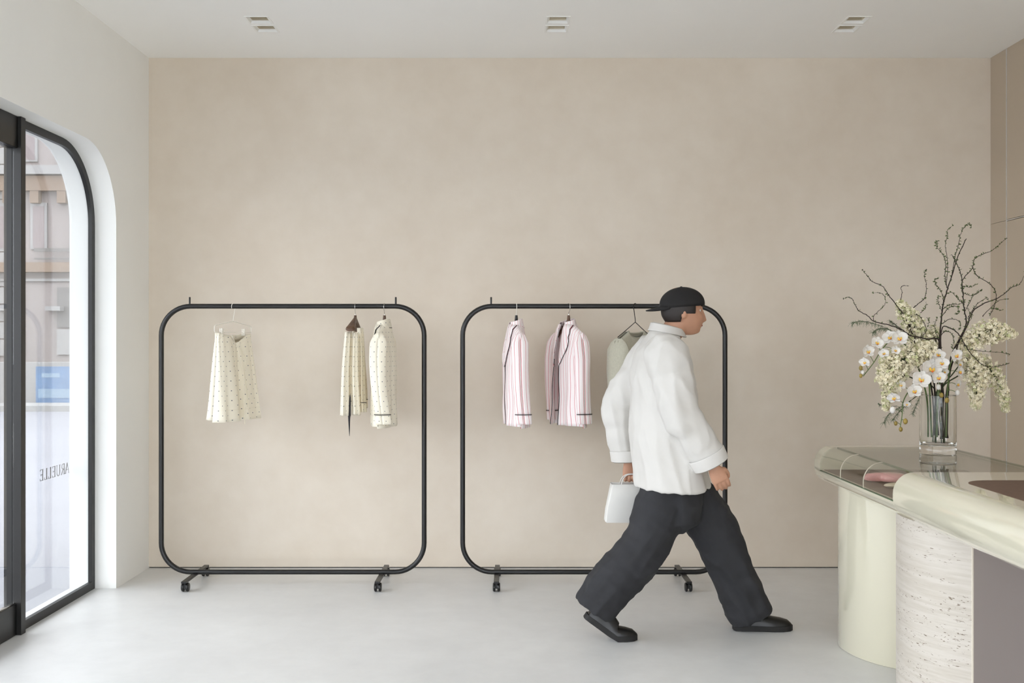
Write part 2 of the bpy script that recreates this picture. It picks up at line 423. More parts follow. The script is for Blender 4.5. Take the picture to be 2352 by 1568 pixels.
for a, b in ((W_Y - .043, W_Y + .004), (y_near - .004, y_near + .043)):
    gbox('post', 'frame', door, -2.468, -2.424, a, b, 0, ARCH_Z - .001, bevel=.001)
    gbox('outer_jamb', 'frame', door, -2.512, -2.4715, a + .004, b - .004, 0, ARCH_Z - .001, bevel=.001)
gbox('header', 'black', door, -2.50, -2.440, y_near + .0435, W_Y - .0435, 2.405, 2.5605, bevel=.003)
ymid = (y_near + W_Y) / 2
for a, b in ((ymid + .003, W_Y - .0435), (y_near + .0435, ymid - .003)):
    lf = gbox('door_leaf_rail', 'black', door, -2.478, -2.446, a, b, .002, .155, bevel=.002)
    gbox('glass_bead', 'steel', lf, -2.470, -2.454, a, b, .1545, .162)
    gbox('door_pane', 'glass', lf, -2.464, -2.460, a, b, .16, 2.405)
g = G(); P = arch(ARCH2_Y0, ARCH2_Y1, ARCH_Z, ARCH_R); B = arch(ARCH2_Y0, ARCH2_Y1, ARCH_Z, ARCH_R, off=.045)
g.rings([[(-2.451, *p), (-2.451, *q), (-2.474, *q), (-2.474, *p)] for p, q in zip(P, B)])
w3 = struct(g.build('added_window_3', 'frame', angle=30), 'unseen second arched window added along the street wall for fill light')  # out of view, added so more daylight fills the room
gbox('sill_rail', 'frame', w3, -2.474, -2.451, ARCH2_Y0 + .045, ARCH2_Y1 - .045, 0, .046)
for yq in (-0.2, 0.75): gbox('mullion', 'frame', w3, -2.474, -2.447, yq - .022, yq + .022, .046, ARCH_Z - .045)
g = G(); g.prism([(p[0], max(p[1], .001)) for p in B], 0, -2.466, -2.462); g.build('pane', 'glass', w3, smooth=False)

w4 = gbox('added_window_4', 'frame', None, FW_X0, FW_X1, YF - .14, YF - .10, FW_Z0, FW_Z0 + .05); struct(w4, 'unseen wide glazing added behind the viewer to light the room')  # made-up glazing that lets extra daylight in from behind
gbox('head_rail', 'frame', w4, FW_X0, FW_X1, YF - .14, YF - .10, FW_Z1 - .05, FW_Z1)
for k in range(4):
    xq = FW_X0 + .025 + (FW_X1 - FW_X0 - .05) * k / 3; gbox('mullion', 'frame', w4, xq - .025, xq + .025, YF - .14, YF - .10, FW_Z0 + .05, FW_Z1 - .05)
gbox('pane', 'glass', w4, FW_X0 + .05, FW_X1 - .05, YF - .122, YF - .118, FW_Z0 + .05, FW_Z1 - .05)
# mirror-written lettering on the outer pane (it reads from the street)
def glyph(ch):
    """strokes as (points, width) in a unit-high cell; returns strokes and advance"""
    th, tn, sf = .11, .045, .035
    if ch == 'E': return [([(.1, 0), (.1, 1)], th), ([(.0, .02), (.5, .02)], tn), ([(.0, .98), (.48, .98)], tn), ([(.1, .52), (.38, .52)], tn), ([(.5, .0), (.5, .2)], tn), ([(.48, 1), (.48, .82)], tn), ([(.38, .43), (.38, .61)], tn)], .66
    if ch == 'L': return [([(.1, 0), (.1, 1)], th), ([(.0, .02), (.46, .02)], tn), ([(.0, .98), (.2, .98)], tn), ([(.46, 0), (.46, .22)], tn)], .6
    if ch == 'U':
        arc = [(.1, 1), (.1, .3)] + [(.33 - .23 * math.cos(PI * k / 8), .27 - .26 * math.sin(PI * k / 8)) for k in range(1, 8)] + [(.56, .3)]
        return [(arc[:2], th), (arc[1:], .07), ([(.56, .28), (.56, 1)], tn), ([(0, .98), (.22, .98)], tn), ([(.46, .98), (.66, .98)], tn)], .78
    if ch == 'R':
        bowl = [(.1, .98)] + [(.28 + .22 * math.sin(PI * k / 8), .75 + .23 * math.cos(PI * k / 8)) for k in range(9)] + [(.1, .52)]
        return [([(.1, 0), (.1, 1)], th), (bowl, .055), ([(.25, .52), (.56, .0)], th * .9), ([(0, .02), (.22, .02)], tn), ([(0, .98), (.12, .98)], tn), ([(.5, .02), (.66, .02)], tn)], .72
    return [([(.04, 0), (.33, 1)], tn), ([(.33, 1), (.62, 0)], th), ([(.14, .34), (.52, .34)], tn), ([(-.04, .02), (.14, .02)], tn), ([(.5, .02), (.72, .02)], tn)], .72
LH = 0.062
txt = thing('window_lettering', 'mirrored black serif letters on the side light glass beside the door', 'lettering', (-2.5985, 5.628, 0.681))
order = 'ELLEURA'; cur = 0.0
for ch in order:                                   # laid out along +y, each letter reversed
    st, adv = glyph(ch); w = adv * LH * 1.3; g = G()
    for pts, wd in st:
        for (a, b) in zip(pts[:-1], pts[1:]):
            A = Vector((a[0], a[1])); Bv = Vector((b[0], b[1])); d = (Bv - A)
            if d.length < 1e-6: continue
            nrm = Vector((-d.y, d.x)).normalized() * wd / 2
            q = [A + nrm, Bv + nrm, Bv - nrm, A - nrm]
            g.prism([((cur + w) - (p.x + .05) * LH * 1.27, p.y * LH) for p in q], 0, 0, .0012)
    o = g.build('letter', 'letter', txt, smooth=False); cur += w * 1.0

# ------------------------------------------------------------------ clothes racks
RY = 6.13; TR = 0.0148
def make_rack(name, label, x0, x1, group):
    t = thing(name, label, 'clothes rack', ((x0 + x1) / 2, RY, 0), group=group); cx = (x0 + x1) / 2
    zt, zb, r = 1.661, 0.071, 0.175; a, b = x0 - cx + TR, x1 - cx - TR
    P = []
    for (ox, oz, s0) in ((b - r, zt - r, 0), (a + r, zt - r, 1), (a + r, zb + r, 2), (b - r, zb + r, 3)):
        for k in range(13):
            an = PI / 2 * (s0 + k / 12); P.append((ox + r * math.cos(an), 0, oz + r * math.sin(an)))
    g = G(); g.tube(P, TR, 16, closed=True); g.build('tube_frame', 'black', t)
    for px in (a + .17, b - .17):
        g = G(); g.tube([(px, 0, zt + TR - .004), (px, 0, zt + TR + .038), (px, 0, zt + TR + .040)], [.0052, .0052, .0042], 10); g.build('pin', 'black', t)
    for fx in (a + .205, b - .252):
        ft = gbox('foot_bar', 'black', t, fx - .015, fx + .015, -.225, .225, .0535, .0655, bevel=.002)
        for sy in (-1, 1):
            g = G(); y = sy * .195
            g.tube([(fx, y, .034), (fx, y, .055)], .006, 8)
            g.box(fx - .006, fx + .006, y - .012, y + .016, .020, .046)
            c = g.build('caster', 'rubber', ft)
            for sx in (-1, 1):
                g = G(); R = []
                for (dx, rr) in ((.005, .015), (.006, .0235), (.011, .026), (.017, .0255), (.021, .021), (.0215, .008)):
                    R.append([(fx + sx * dx, y + .006 + rr * math.cos(q * PI / 9), .0262 + rr * math.sin(q * PI / 9)) for q in range(18)])
                g.rings(R); g.build('wheel', 'rubber', c)
    return t
rack1 = make_rack('clothes_rack', 'black tubular clothes rack on casters, with cream dotted pyjamas', -2.114, -0.511, 'rolling clothes racks')
rack2 = make_rack('clothes_rack', 'black tubular clothes rack on casters, with pink striped pyjamas', -0.310, 1.290, 'rolling clothes racks')

# ------------------------------------------------------------------ hangers and garments
BZ = 1.661
def hook_path(neck, r=0.0205, tilt=0):
    # rises from the neck, bends out and curls over the bar (hook lies in the local x-z plane)
    P = [(0, 0, neck), (0, 0, neck + .014), (.012, 0, -.031), (r, 0, -.010)]
    for k in range(0, 13):
        a = math.radians(0 + 205 * k / 12); P.append((r * math.cos(a), 0, r * math.sin(a) - .0035))
    return P
def hang(px, yaw): return ((px - 1176) * RY / F_PX, RY, BZ), math.radians(yaw)
def wood_hanger(px, yaw, label, dark=False, wide=0.011, half=.165):
    loc, rz = hang(px, yaw); t = thing('coat_hanger', label, 'hanger', loc, rz, 'hangers on the racks')
    g = G(); g.tube(smoothpath(hook_path(-.056), 3), .0019, 8); g.build('hook', 'whitewire' if dark else 'steel', t)
    g = G(); R = []
    for k2 in range(-24, 25):
        s = k2 / 24; k = 12 if abs(k2) == 24 else 11 if abs(k2) == 23 else 0; x = s * half; z = -.094 - .088 * abs(s) ** 1.2; hgt = .020 - .008 * abs(s); dp = .009 + (wide - .009) * abs(s) ** 1.5
        if wide > .02: z = -.080 - .062 * abs(s) ** 1.3; hgt = .020 - .004 * abs(s)
        yo = -.5 * (wide - .009) * abs(s) ** 1.5
        if abs(k) == 12: hgt *= .45; dp *= .5; z -= .003
        elif abs(k) == 11: hgt *= .9; dp *= .93
        R.append([(x, yo + dp * math.cos(q * PI / 9), z + hgt * math.sin(q * PI / 9)) for q in range(18)])
    g.rings(R); g.tube([(0, 0, -.088), (0, 0, -.062), (0, 0, -.054)], [.011, .0085, .0075], 10)
    g.build('yoke', 'rubber' if dark else 'wood', t, angle=70); return t

def pyjama_top(px, yaw, label, mat, name='pyjama_shirt', gap=0.03, swing=(0, 0), seed=1, group=None, sleeve_lean=(0, 0)):
    loc, rz = hang(px, yaw); t = thing(name, label, 'shirt', loc, rz, group)
    rnd = random.Random(seed); ph = [rnd.uniform(0, 6) for _ in range(6)]
    W, HEM, D = .205, -.705, .046
    def ztop(s, back):
        a = abs(s)
        if a > .32: return -.108 - .058 * ((a - .32) / .68) ** 1.15
        return -.100 if back else -.108 - .0 * (1 - a / .32)
    def pt(s, tt, back):
        z0 = ztop(s, back); z = z0 + (HEM - z0) * tt - (0.010 if back else 0) * tt
        w = W * (1 + .05 * tt) * (1 - .05 * math.sin(PI * tt))
        prof = min(1, (tt / .30)) ** .7
        d = (.013 * (1 - abs(s) ** 6) + .022 * math.exp(-(s / .38) ** 2) * (1 - .5 * prof) + D * prof * (max(0, 1 - abs(s) ** 2.4)) ** .55)
        if abs(s) > .30: d *= min(1, tt / .02) ** .5 if tt > 0 else .06
        fold = .011 * tt * (math.sin(9 * s + ph[0]) * .6 + math.sin(17 * s + ph[1] + 2 * tt) * .4) + .004 * math.sin(13 * tt + 4 * s + ph[2]) * tt
        y = (d + fold) if back else -(d + fold * (1 if abs(s) < .97 else 0))
        return Vector((s * w, y, z))
    NR = 26
    def panel(s0, s1, back, edge=None, n=22):
        P, U = [], []
        for j in range(NR + 1):
            tt = j / NR; row, ur = [], []; acc = 0; prev = None
            for k in range(n + 1):
                s = s0 + (s1 - s0) * k / n; p = pt(s, tt, back)
                if edge is not None and abs(s) < .5:      # front edges fall open
                    f = (1 - abs(s) / .5) ** 2 * tt
                    p.y -= edge[0] * f; p.x += edge[1] * f
                if prev is not None: acc += (p - prev).length
                prev = p; row.append(p); ur.append((s * W * 1.12 + (.5 if back else 0) , p.z))
            P.append(row); U.append(ur)
        return P, U
    g = G(); P, U = panel(-1, 1, True, n=40); g.grid(P, U); g.build('back_panel', mat, t, solid=.0016)
    ed = []
    for sg in (1, -1):
        P, U = panel(sg * gap, sg, False, edge=(swing[0 if sg > 0 else 1], sg * abs(swing[0 if sg > 0 else 1]) * .6))
        # V neck: pull the top inner corner away along the lapel line
        for j in range(NR + 1):
            for k in range(len(P[j])):
                pass
        g = G(); g.grid(P, U); fp = g.build('front_panel', mat, t, solid=.0016)
        edge = [P[j][0] + Vector((0, -.002, 0)) for j in range(9, NR + 1)]
        g = G(); g.tube(edge, .0020, 6); g.build('edge_piping', 'piping', fp)
        # lapel: from the collar down to the break of the front edge
        inner = [P[j][0] for j in range(0, 12)]
        outx = [.088, .096, .100, .094, .104, .104, .098, .090, .078, .062, .044, .020]
        Lr, Lu, outer = [], [], []
        for j in range(12):
            a = inner[j]; row = []; ur = []
            tx = outx[j] - abs(a.x)
            for k in range(5):
                q = k / 4; s = min(.9, (abs(a.x) + tx * q) / W)
                b = pt(sg * s, j / NR, False); b.x = sg * (abs(a.x) + tx * q)
                b.y = min(b.y, a.y * (1 - q) + b.y * q) - .006 - .003 * math.sin(PI * q); row.append(b); ur.append((b.x * 1.1 + b.z * .35, b.z))
            Lr.append(row); Lu.append(ur); outer.append(row[-1] + Vector((0, -.001, 0)))
        g = G(); g.grid(Lr, Lu); lp = g.build('lapel', mat, t, solid=.002)
        g = G(); g.tube(outer, .0021, 6); g.build('lapel_piping', 'piping', lp)
    # collar: stand and fall around the neck, low in front
    Ps, Us = [[], [], [], []], [[], [], [], []]
    NC = 26
    for k in range(NC + 1):
        a = math.radians(-150 + 300 * k / NC); fr = (1 - math.cos(a)) / 2
        cxx, cyy = .062 * math.sin(a), .032 * math.cos(a) + .002
        for r, (rad, z) in enumerate(((1.0, -.116), (.93, -.074 - .022 * fr), (1.06, -.076 - .022 * fr), (1.34 + .14 * fr, -.128 - .020 * fr))):
            p = Vector((cxx * rad, cyy * rad - .004 * (r > 1) * fr * 3, z)); Ps[r].append(p); Us[r].append((a * .07, .0 + .03 * r))
    g = G(); g.grid(Ps, Us); cl = g.build('collar', mat, t, solid=.002)
    g = G(); g.tube([p + Vector((0, 0, -.001)) for p in Ps[3]], .0022, 6); g.build('collar_piping', 'piping', cl)
    # sleeves
    for sg in (1, -1):
        lx, ly = sleeve_lean if sg > 0 else (-sleeve_lean[0] * .3, sleeve_lean[1] * -.4)
        def ring(tt, grow=0.0, n=22):
            z = -.158 + (-.690 + .158) * tt
            e = min(1, tt / .12) ** .6
            ax = (.018 + .018 * math.sin(PI * min(1, tt * 1.1)) * .6) * (.35 + .65 * e) + grow
            ay = (.052 - .010 * tt) * (.25 + .75 * e) + grow
            cx = sg * (W - .030 + .038 * min(1, tt * 3.5) - .012 * tt) + lx * tt ** 1.3
            cyy = -.010 * math.sin(PI * tt) + ly * tt ** 1.3
            row, ur = [], []
            for q in range(n):
                an = 2 * PI * q / n; f = 1 + .07 * math.sin(3 * an + ph[3] + 6 * tt) * tt
                row.append(Vector((cx + ax * f * math.cos(an), cyy + ay * f * math.sin(an), z - .012 * math.cos(an) * sg * 0)))
                ur.append((q / n * .27, z))
            return row, ur
        R, U = zip(*[ring(j / 24 * .90) for j in range(25)])
        R = [list(r) + [r[0]] for r in R]; U = [list(u) + [(.27, u[0][1])] for u in U]
        g = G(); i = g.grid(R, U); g.f.append(tuple(range(i, i + len(R[0]))))
        slv = g.build('sleeve', mat, t, solid=.0015, angle=70)
        R2, U2 = zip(*[ring(.895 + .105 * j / 4, .0025) for j in range(5)])
        R2 = [list(r) + [r[0]] for r in R2]; U2 = [list(u) + [(.27, u[0][1])] for u in U2]
        g = G(); g.grid(R2, U2); cf = g.build('cuff', mat, slv, solid=.002)
        g = G(); g.tube([p for p in ring(.895, .0045)[0]], .0022, 6, closed=True); g.build('cuff_piping', 'piping', cf)
    return t

# 1 shorts on a white wire clip hanger
loc, rz = hang(536, 74)
t = thing('clip_hanger', 'white wire clip hanger holding the dotted shorts', 'hanger', loc, rz, 'hangers on the racks')
g = G(); g.tube(smoothpath(hook_path(-.090), 3), .0017, 8); g.build('hook', 'whitewire', t)
g = G(); WW = .205
g.tube([(0, 0, -.090), (WW - .012, 0, -.117), (WW, 0, -.124), (WW, 0, -.150), (WW - .006, 0, -.156), (-WW + .006, 0, -.156), (-WW, 0, -.150), (-WW, 0, -.124), (-WW + .012, 0, -.117)], .0022, 8, closed=True); g.build('wire_frame', 'whitewire', t)
for s in (-.128, .118):
    g = G(); g.box(s - .009, s + .009, -.009, -.003, -.176, -.134); g.box(s - .009, s + .009, .003, .009, -.176, -.134); g.tube([(s - .011, 0, -.156), (s + .011, 0, -.156)], .005, 8)
    g.build('clip', 'whitewire', t, smooth=False, bevel=.0015)
t = thing('pyjama_shorts', 'cream dotted drawstring pyjama shorts clipped to a white hanger', 'shorts', loc, rz)
def short_leg(sg):
    P, U = [], []
    NR, n = 22, 40
    for j in range(NR + 1):
        tt = j / NR; row, ur = [], []
        for k in range(n + 1):
            an = 2 * PI * k / n
            x_in, x_out = -.002 + .012 * max(0, tt - .5), .178 + .036 * tt
            cx, hx = (x_in + x_out) / 2, (x_out - x_in) / 2
            hy = .022 + .062 * tt ** .8
            c, s = math.cos(an), math.sin(an)
            sq = lambda v: math.copysign(abs(v) ** .75, v)
            x = sg * (cx + hx * sq(c)); y = hy * sq(s) + .010 * tt * math.sin(5 * an + sg + 2 * tt) + .003 * math.sin(9 * an)
            zt = -.168 - (.055 * math.exp(-(x / .075) ** 2) if s < 0 else .012 * math.exp(-(x / .1) ** 2)) + .003 * math.sin(60 * x) * (1 - tt)
            z = zt + (-.668 - zt) * tt - (.012 * tt * (1 if s < 0 else 0))
            row.append(Vector((x, y, z))); ur.append((an / (2 * PI) * .5 * sg, z))
        P.append(row); U.append(ur)
    return P, U
for sg in (1, -1):
    P, U = short_leg(sg); g = G(); g.grid(P, U); lg = g.build('leg', 'dots', t, solid=.0018)
    g = G(); ring = P[19]; g.tube([p + Vector((0, .001 * (1 if p.y > 0 else -1), 0)) for p in ring[:-1]], .0012, 5, closed=True); g.build('hem_seam', 'cord', lg)
    half = [P[0][k] for k in range(41)]
    g = G(); B = [[p + Vector((0, (.004 if p.y > 0 else -.004), dz)) for p in half] for dz in (.004, -.012, -.030)]
    g.grid(B, [[(k * .012, dz) for k in range(41)] for dz in (0, -.016, -.034)]); g.build('waistband', 'dots', t, solid=.003)
for sx, end in ((-.012, -.70), (.016, -.60)):
    g = G(); g.tube(smoothpath([(sx, -.034, -.245), (sx * 2.6, -.062, -.32), (sx * .6, -.072, -.40), (sx * 1.6, -.082, -.52), (sx * 1.2, -.086, end)], 6), .0034, 6, flat=.5); g.build('drawstring', 'cord', t)

# 2 trousers folded over a wide wooden hanger
wood_hanger(816, 273, 'dark walnut hanger with broad flared shoulders holding dotted trousers', wide=.030, half=.200)
loc, rz = hang(816, 273)
t = thing('pyjama_trousers', 'cream dotted pyjama trousers draped in narrow folds with a black ribbon', 'trousers', loc, rz)
def fold_panel(xc, hx, yc, hy, z0, z1, grow, lobes, ph):
    P, U = [], []
    for j in range(19):
        tt = j / 18; row, ur = [], []; f = .78 + grow * tt
        for k in range(41):
            an = 2 * PI * k / 40; r = 1 + .14 * math.sin(lobes * an + ph)
            row.append(Vector((xc * (1 + .15 * tt) + hx * f * r * math.cos(an), yc * (1 + .55 * tt) + hy * f * r * math.sin(an) + .003 * math.sin(5 * tt + ph), z0 + (z1 - z0) * tt + .006 * math.cos(an) * tt)))
            ur.append((k / 40 * .28, row[-1].z))
        P.append(row); U.append(ur)
    return P, U
for xc, hx, yc, hy, z0, z1, pip in ((.125, .062, -.030, .021, -.155, -.645, False), (.125, .050, .012, .019, -.160, -.640, False), (.02, .06, .030, .020, -.130, -.632, True), (-.11, .07, .022, .020, -.140, -.618, True), (-.10, .06, -.024, .018, -.15, -.63, True)):
    P, U = fold_panel(xc, hx, yc, hy, z0, z1, .42, 5, xc * 20)
    g = G(); g.grid(P, U); lg = g.build('folded_panel', 'dots', t, solid=.0016)
    if pip:
        g = G(); g.tube([p + Vector((0, .001, 0)) * (1 if p.y > yc else -1) for p in P[16][:-1]], .0022, 6, closed=True); g.build('piping', 'piping', lg)
g = G(); g.tube(smoothpath([(.17, -.012, -.52), (.185, -.014, -.62), (.19, -.016, -.66), (.19, -.014, -.76)], 5), [.002, .004, .005, .006, .0065, .007, .0075, .008, .0075, .0065, .006, .005, .004, .003, .002, .001], 8, flat=.5); g.build('ribbon', 'piping', t)

# 3-5 pyjama tops
wood_hanger(883, 268, 'walnut hanger inside the dotted pyjama shirt')
pyjama_top(882, 268, 'cream dotted pyjama shirt with black piping, beside the dotted trousers', 'dots', seed=3, sleeve_lean=(.012, .030))
wood_hanger(1186, 277, 'slim black hanger with white hook inside a pink striped shirt', dark=True)
pyjama_top(1186, 277, 'pink striped pyjama shirt seen edge-on, nearest the left end of its rack', 'stripes', seed=5, group='pink striped pyjama shirts', sleeve_lean=(.010, .020))
wood_hanger(1306, 292, 'walnut hanger inside the open pink striped shirt')
pyjama_top(1305, 292, 'pink striped pyjama shirt hanging open to show piped lapels', 'stripes', gap=.13, swing=(.030, .030), seed=9, group='pink striped pyjama shirts', sleeve_lean=(.0, .012))

# 6 sage sweater on a black wire hanger
loc, rz = hang(1459, 52)
t = thing('wire_hanger', 'black wire hanger holding the sage sweater', 'hanger', loc, rz, 'hangers on the racks')
g = G(); g.tube(smoothpath([(-a, b, c) for a, b, c in hook_path(-.095)], 3), .0024, 8); g.build('hook', 'black', t)
g = G(); g.tube([(0, 0, -.095), (.105, 0, -.145), (.195, 0, -.186), (.19, 0, -.194), (-.19, 0, -.194), (-.195, 0, -.186), (-.105, 0, -.145)], .0024, 8, closed=True); g.build('wire_frame', 'black', t)
t = thing('sweater', 'sage grey knitted sweater behind the walking person', 'sweater', loc, rz)
def sw_pt(s, tt, back):
    a = abs(s); z0 = -.150 - .060 * ((a - .42) / .58) if a > .42 else (-.150 - (.042 if not back else .012) * math.sqrt(max(0, 1 - (a / .42) ** 2)))
    z = z0 + (-.74 - z0) * tt; w = .215 * (1 - .03 * math.sin(PI * tt))
    d = .010 + .062 * min(1, tt / .3) ** .7 * max(0, 1 - a ** 2.4) ** .55
    fo = .009 * tt * math.sin(8 * s + 1) + .006 * math.sin(5 * tt - 7 * s) * tt
    return Vector((s * w, (d + fo) if back else -(d + fo), z))
for back, nm in ((True, 'back_panel'), (False, 'front_panel')):
    g = G(); g.grid([[sw_pt(-1 + 2 * k / 44, j / 26, back) for k in range(45)] for j in range(27)]); g.build(nm, 'knit', t, solid=.003)
g = G(); g.tube([sw_pt(-.42 + .84 * k / 24, 0, False) for k in range(25)] + [sw_pt(.42 - .84 * k / 24, 0, True) for k in range(1, 24)], .0045, 8, closed=True); g.build('neck_rib', 'knit', t)
for sg in (1, -1):
    R = []
    for j in range(27):
        tt = j / 26; z = -.195 - .545 * tt; e = min(1, tt / .12) ** .6
        cx = sg * (.188 + .034 * min(1, tt * 3) - .012 * tt); cyy = -.012 * math.sin(PI * tt)
        ax = (.026 + .012 * math.sin(PI * tt)) * (.35 + .65 * e); ay = (.074 - .026 * tt) * (.3 + .7 * e)
        R.append([(cx + ax * math.cos(q * PI / 11), cyy + ay * (1 + .05 * math.sin(3 * q * PI / 11 + 5 * tt)) * math.sin(q * PI / 11), z) for q in range(22)])
    g = G(); g.rings(R, True, False); g.build('sleeve', 'knit', t, solid=.003)

# ------------------------------------------------------------------ counter
CX0, CX1, CZ0, CZ1, CR = 1.530, 2.245, 0.735, 0.925, 0.086
CYF, CYC, CYS, CYN = 5.20, 5.09, 4.115, 2.25       # far end, inner face of the end cap, seam, near end
def section(x0=CX0, x1=CX1, z0=CZ0, z1=CZ1, r=CR, n=8):
    P = []
    for ox, oz, s in ((x1 - r, z1 - r, 0), (x0 + r, z1 - r, 1), (x0 + r, z0 + r, 2), (x1 - r, z0 + r, 3)):
        for k in range(n + 1):
            a = PI / 2 * (s + k / n); P.append((ox + r * math.cos(a), oz + r * math.sin(a)))
    return P
ct = thing('display_counter', 'long cream resin counter with rounded edges and a glass display end', 'counter', ((CX0 + CX1) / 2, 4.2, 0))
cl = ct.location
def sec_ring(y, off=0):
    return [(p[0] - cl.x, y - cl.y, p[1]) for p in section(CX0 + off, CX1 - off, CZ0 + off, CZ1 - off, max(CR - off, .01))]
g = G(); g.rings([sec_ring(CYF, .016), sec_ring(CYF - .005, .006), sec_ring(CYF - .012, .001), sec_ring(CYF - .016), sec_ring(CYF - .020), sec_ring(CYC)]); g.build('end_cap', 'cream', ct, angle=50)
g = G(); g.rings([sec_ring(CYS), sec_ring(CYN)]); g.build('solid_top', 'cream', ct, angle=50)
ZG, ZL = 0.812, 0.768
low = [p for p in section() if p[1] < ZL - .004]
xl = min(p[0] for p in low); 
def lower_poly(za, zb, dx=0.0):
    """slab profile between heights za and zb"""
    P = section(n=24); L = []
    def xat(z):
        if z >= CZ0 + CR: return CX0
        return CX0 + CR - math.sqrt(max(0, CR ** 2 - (CZ0 + CR - z) ** 2))
    zs = [za + (zb - za) * k / 10 for k in range(11)]
    return [(xat(z) + dx, z) for z in zs] + [(CX0 + CX1 - xat(z) - dx, z) for z in reversed(zs)]
def prismY(name, mat, poly, y0, y1, parent=ct, **k):
    g = G(); g.prism([(p[0] - cl.x, p[1]) for p in poly], 1, y0 - cl.y, y1 - cl.y); return g.build(name, mat, parent, **k)
prismY('underside', 'cream', lower_poly(CZ0, ZL), CYS, CYC, angle=50)
prismY('shadow_line', 'brownline', lower_poly(ZL, ZL + .0025, .0015), CYS, CYC)
prismY('drawer_front', 'cream', lower_poly(ZL + .0025, ZG - .004), CYS, CYC, angle=50)
gbox('display_floor', 'seam', ct, CX0 + .012 - cl.x, CX1 - .012 - cl.x, CYS - cl.y, CYC - cl.y, ZG - .004, ZG - .001)
GY = [CYC, 4.775, 4.465, CYS]
xsplit = [CX0 + .018, (CX0 + CX1) / 2, CX1 - .018]
for k in range(len(GY) - 1):
    for q in range(2):
        gbox('suede_panel', 'leather', ct, xsplit[q] + .003 - cl.x, xsplit[q + 1] - .003 - cl.x, GY[k + 1] + .003 - cl.y, GY[k] - .003 - cl.y, ZG - .001, ZG + .002)
# bent glass shoulders on both long sides and the flat top panes
def bent(sgn, y0, y1, th=.006):
    A = []
    zc = CZ1 - CR
    pts = [(CX0, ZG), (CX0, (ZG + zc) / 2)] + [(CX0 + CR - CR * math.cos(a * PI / 24), zc + CR * math.sin(a * PI / 24)) for a in range(13)]
    inn = [(p[0] + th, p[1]) for p in pts[:2]] + [(CX0 + CR - (CR - th) * math.cos(a * PI / 24), zc + (CR - th) * math.sin(a * PI / 24)) for a in range(13)]
    P = pts + inn[::-1]
    if sgn < 0: P = [(CX0 + CX1 - p[0], p[1]) for p in P]
    return P
for sgn in (1, -1):
    for k in range(len(GY) - 1):
        prismY('bent_glass_pane', 'caseglass', bent(sgn, 0, 0), GY[k + 1] + .0015, GY[k] - .0015, angle=50)
    for k in range(1, len(GY) - 1):
        prismY('seam_strip', 'seam', bent(sgn, 0, 0, .004), GY[k] - .001, GY[k] + .001, angle=50)
    xg = CX0 if sgn > 0 else CX1 - .006
    gbox('glass_foot_edge', 'edgeglass', ct, xg - cl.x, xg + .006 - cl.x, CYS - cl.y, CYC - cl.y, ZG - .004, ZG)
    xt = CX0 + CR + .0005 if sgn > 0 else CX1 - CR - .0025
    gbox('glass_top_edge', 'edgeglass', ct, xt - cl.x, xt + .002 - cl.x, CYS - cl.y, CYC - cl.y, CZ1 - .008, CZ1 - .0002)
gbox('top_pane', 'caseglass', ct, CX0 + CR + .003 - cl.x, CX1 - CR - .003 - cl.x, CYS - cl.y, CYC - cl.y, CZ1 - .010, CZ1)
# brown inlay in the solid top
def rrect(x0, x1, y0, y1, r, n=10):
    P = []
    for ox, oy, s in ((x1 - r, y1 - r, 0), (x0 + r, y1 - r, 1), (x0 + r, y0 + r, 2), (x1 - r, y0 + r, 3)):
        for k in range(n + 1):
            a = PI / 2 * (s + k / n); P.append((ox + r * math.cos(a), oy + r * math.sin(a)))
    return P
g = G(); g.prism([(p[0] - cl.x, p[1] - cl.y) for p in rrect(1.685, 2.10, 2.6, 3.868, .11)], 2, CZ1 - .001, CZ1 + .0012); g.build('suede_inlay', 'leather', ct, smooth=False)
# pedestals
def ellipse_ring(cx, cy_, a, bn, bf, z, n=72): return [(cx - cl.x + a * math.cos(2 * PI * k / n), cy_ - cl.y + (bf if math.sin(2 * PI * k / n) > 0 else bn) * math.sin(2 * PI * k / n), z) for k in range(n)]
PC = (CX0 + CX1) / 2
g = G(); g.rings([ellipse_ring(PC, 4.85, .332, .382, .20, 0.0), ellipse_ring(PC, 4.85, .338, .388, .20, .006), ellipse_ring(PC, 4.85, .338, .388, .20, .790)])
g.build('cream_pedestal', 'cream', ct, angle=50)['label'] = 'glossy cream oval pedestal'
trav = []
for k in range(41):
    th = math.radians(-60 + 114 * k / 40); trav.append((PC - .338 * math.cos(th) - cl.x, 4.06 - .37 * math.sin(th) - cl.y))
inner = [(x + .10, y + .03) for x, y in reversed(trav)]
g = G(); g.prism(trav + inner, 2, 0, CZ0 + .02); g.build('travertine_pedestal', 'trav', ct, angle=50)['label'] = 'curved travertine pedestal'
ex, ey = trav[-1]
gbox('modesty_panel', 'mauve', ct, ex + .004, ex + .03, CYN + .35 - cl.y, ey - .003, 0, CZ0 + .01)['label'] = 'mauve grey front panel'
gbox('panel_edge', 'seam', ct, ex - .001, ex + .006, ey - .006, ey + .0, 0, CZ0 + .005)

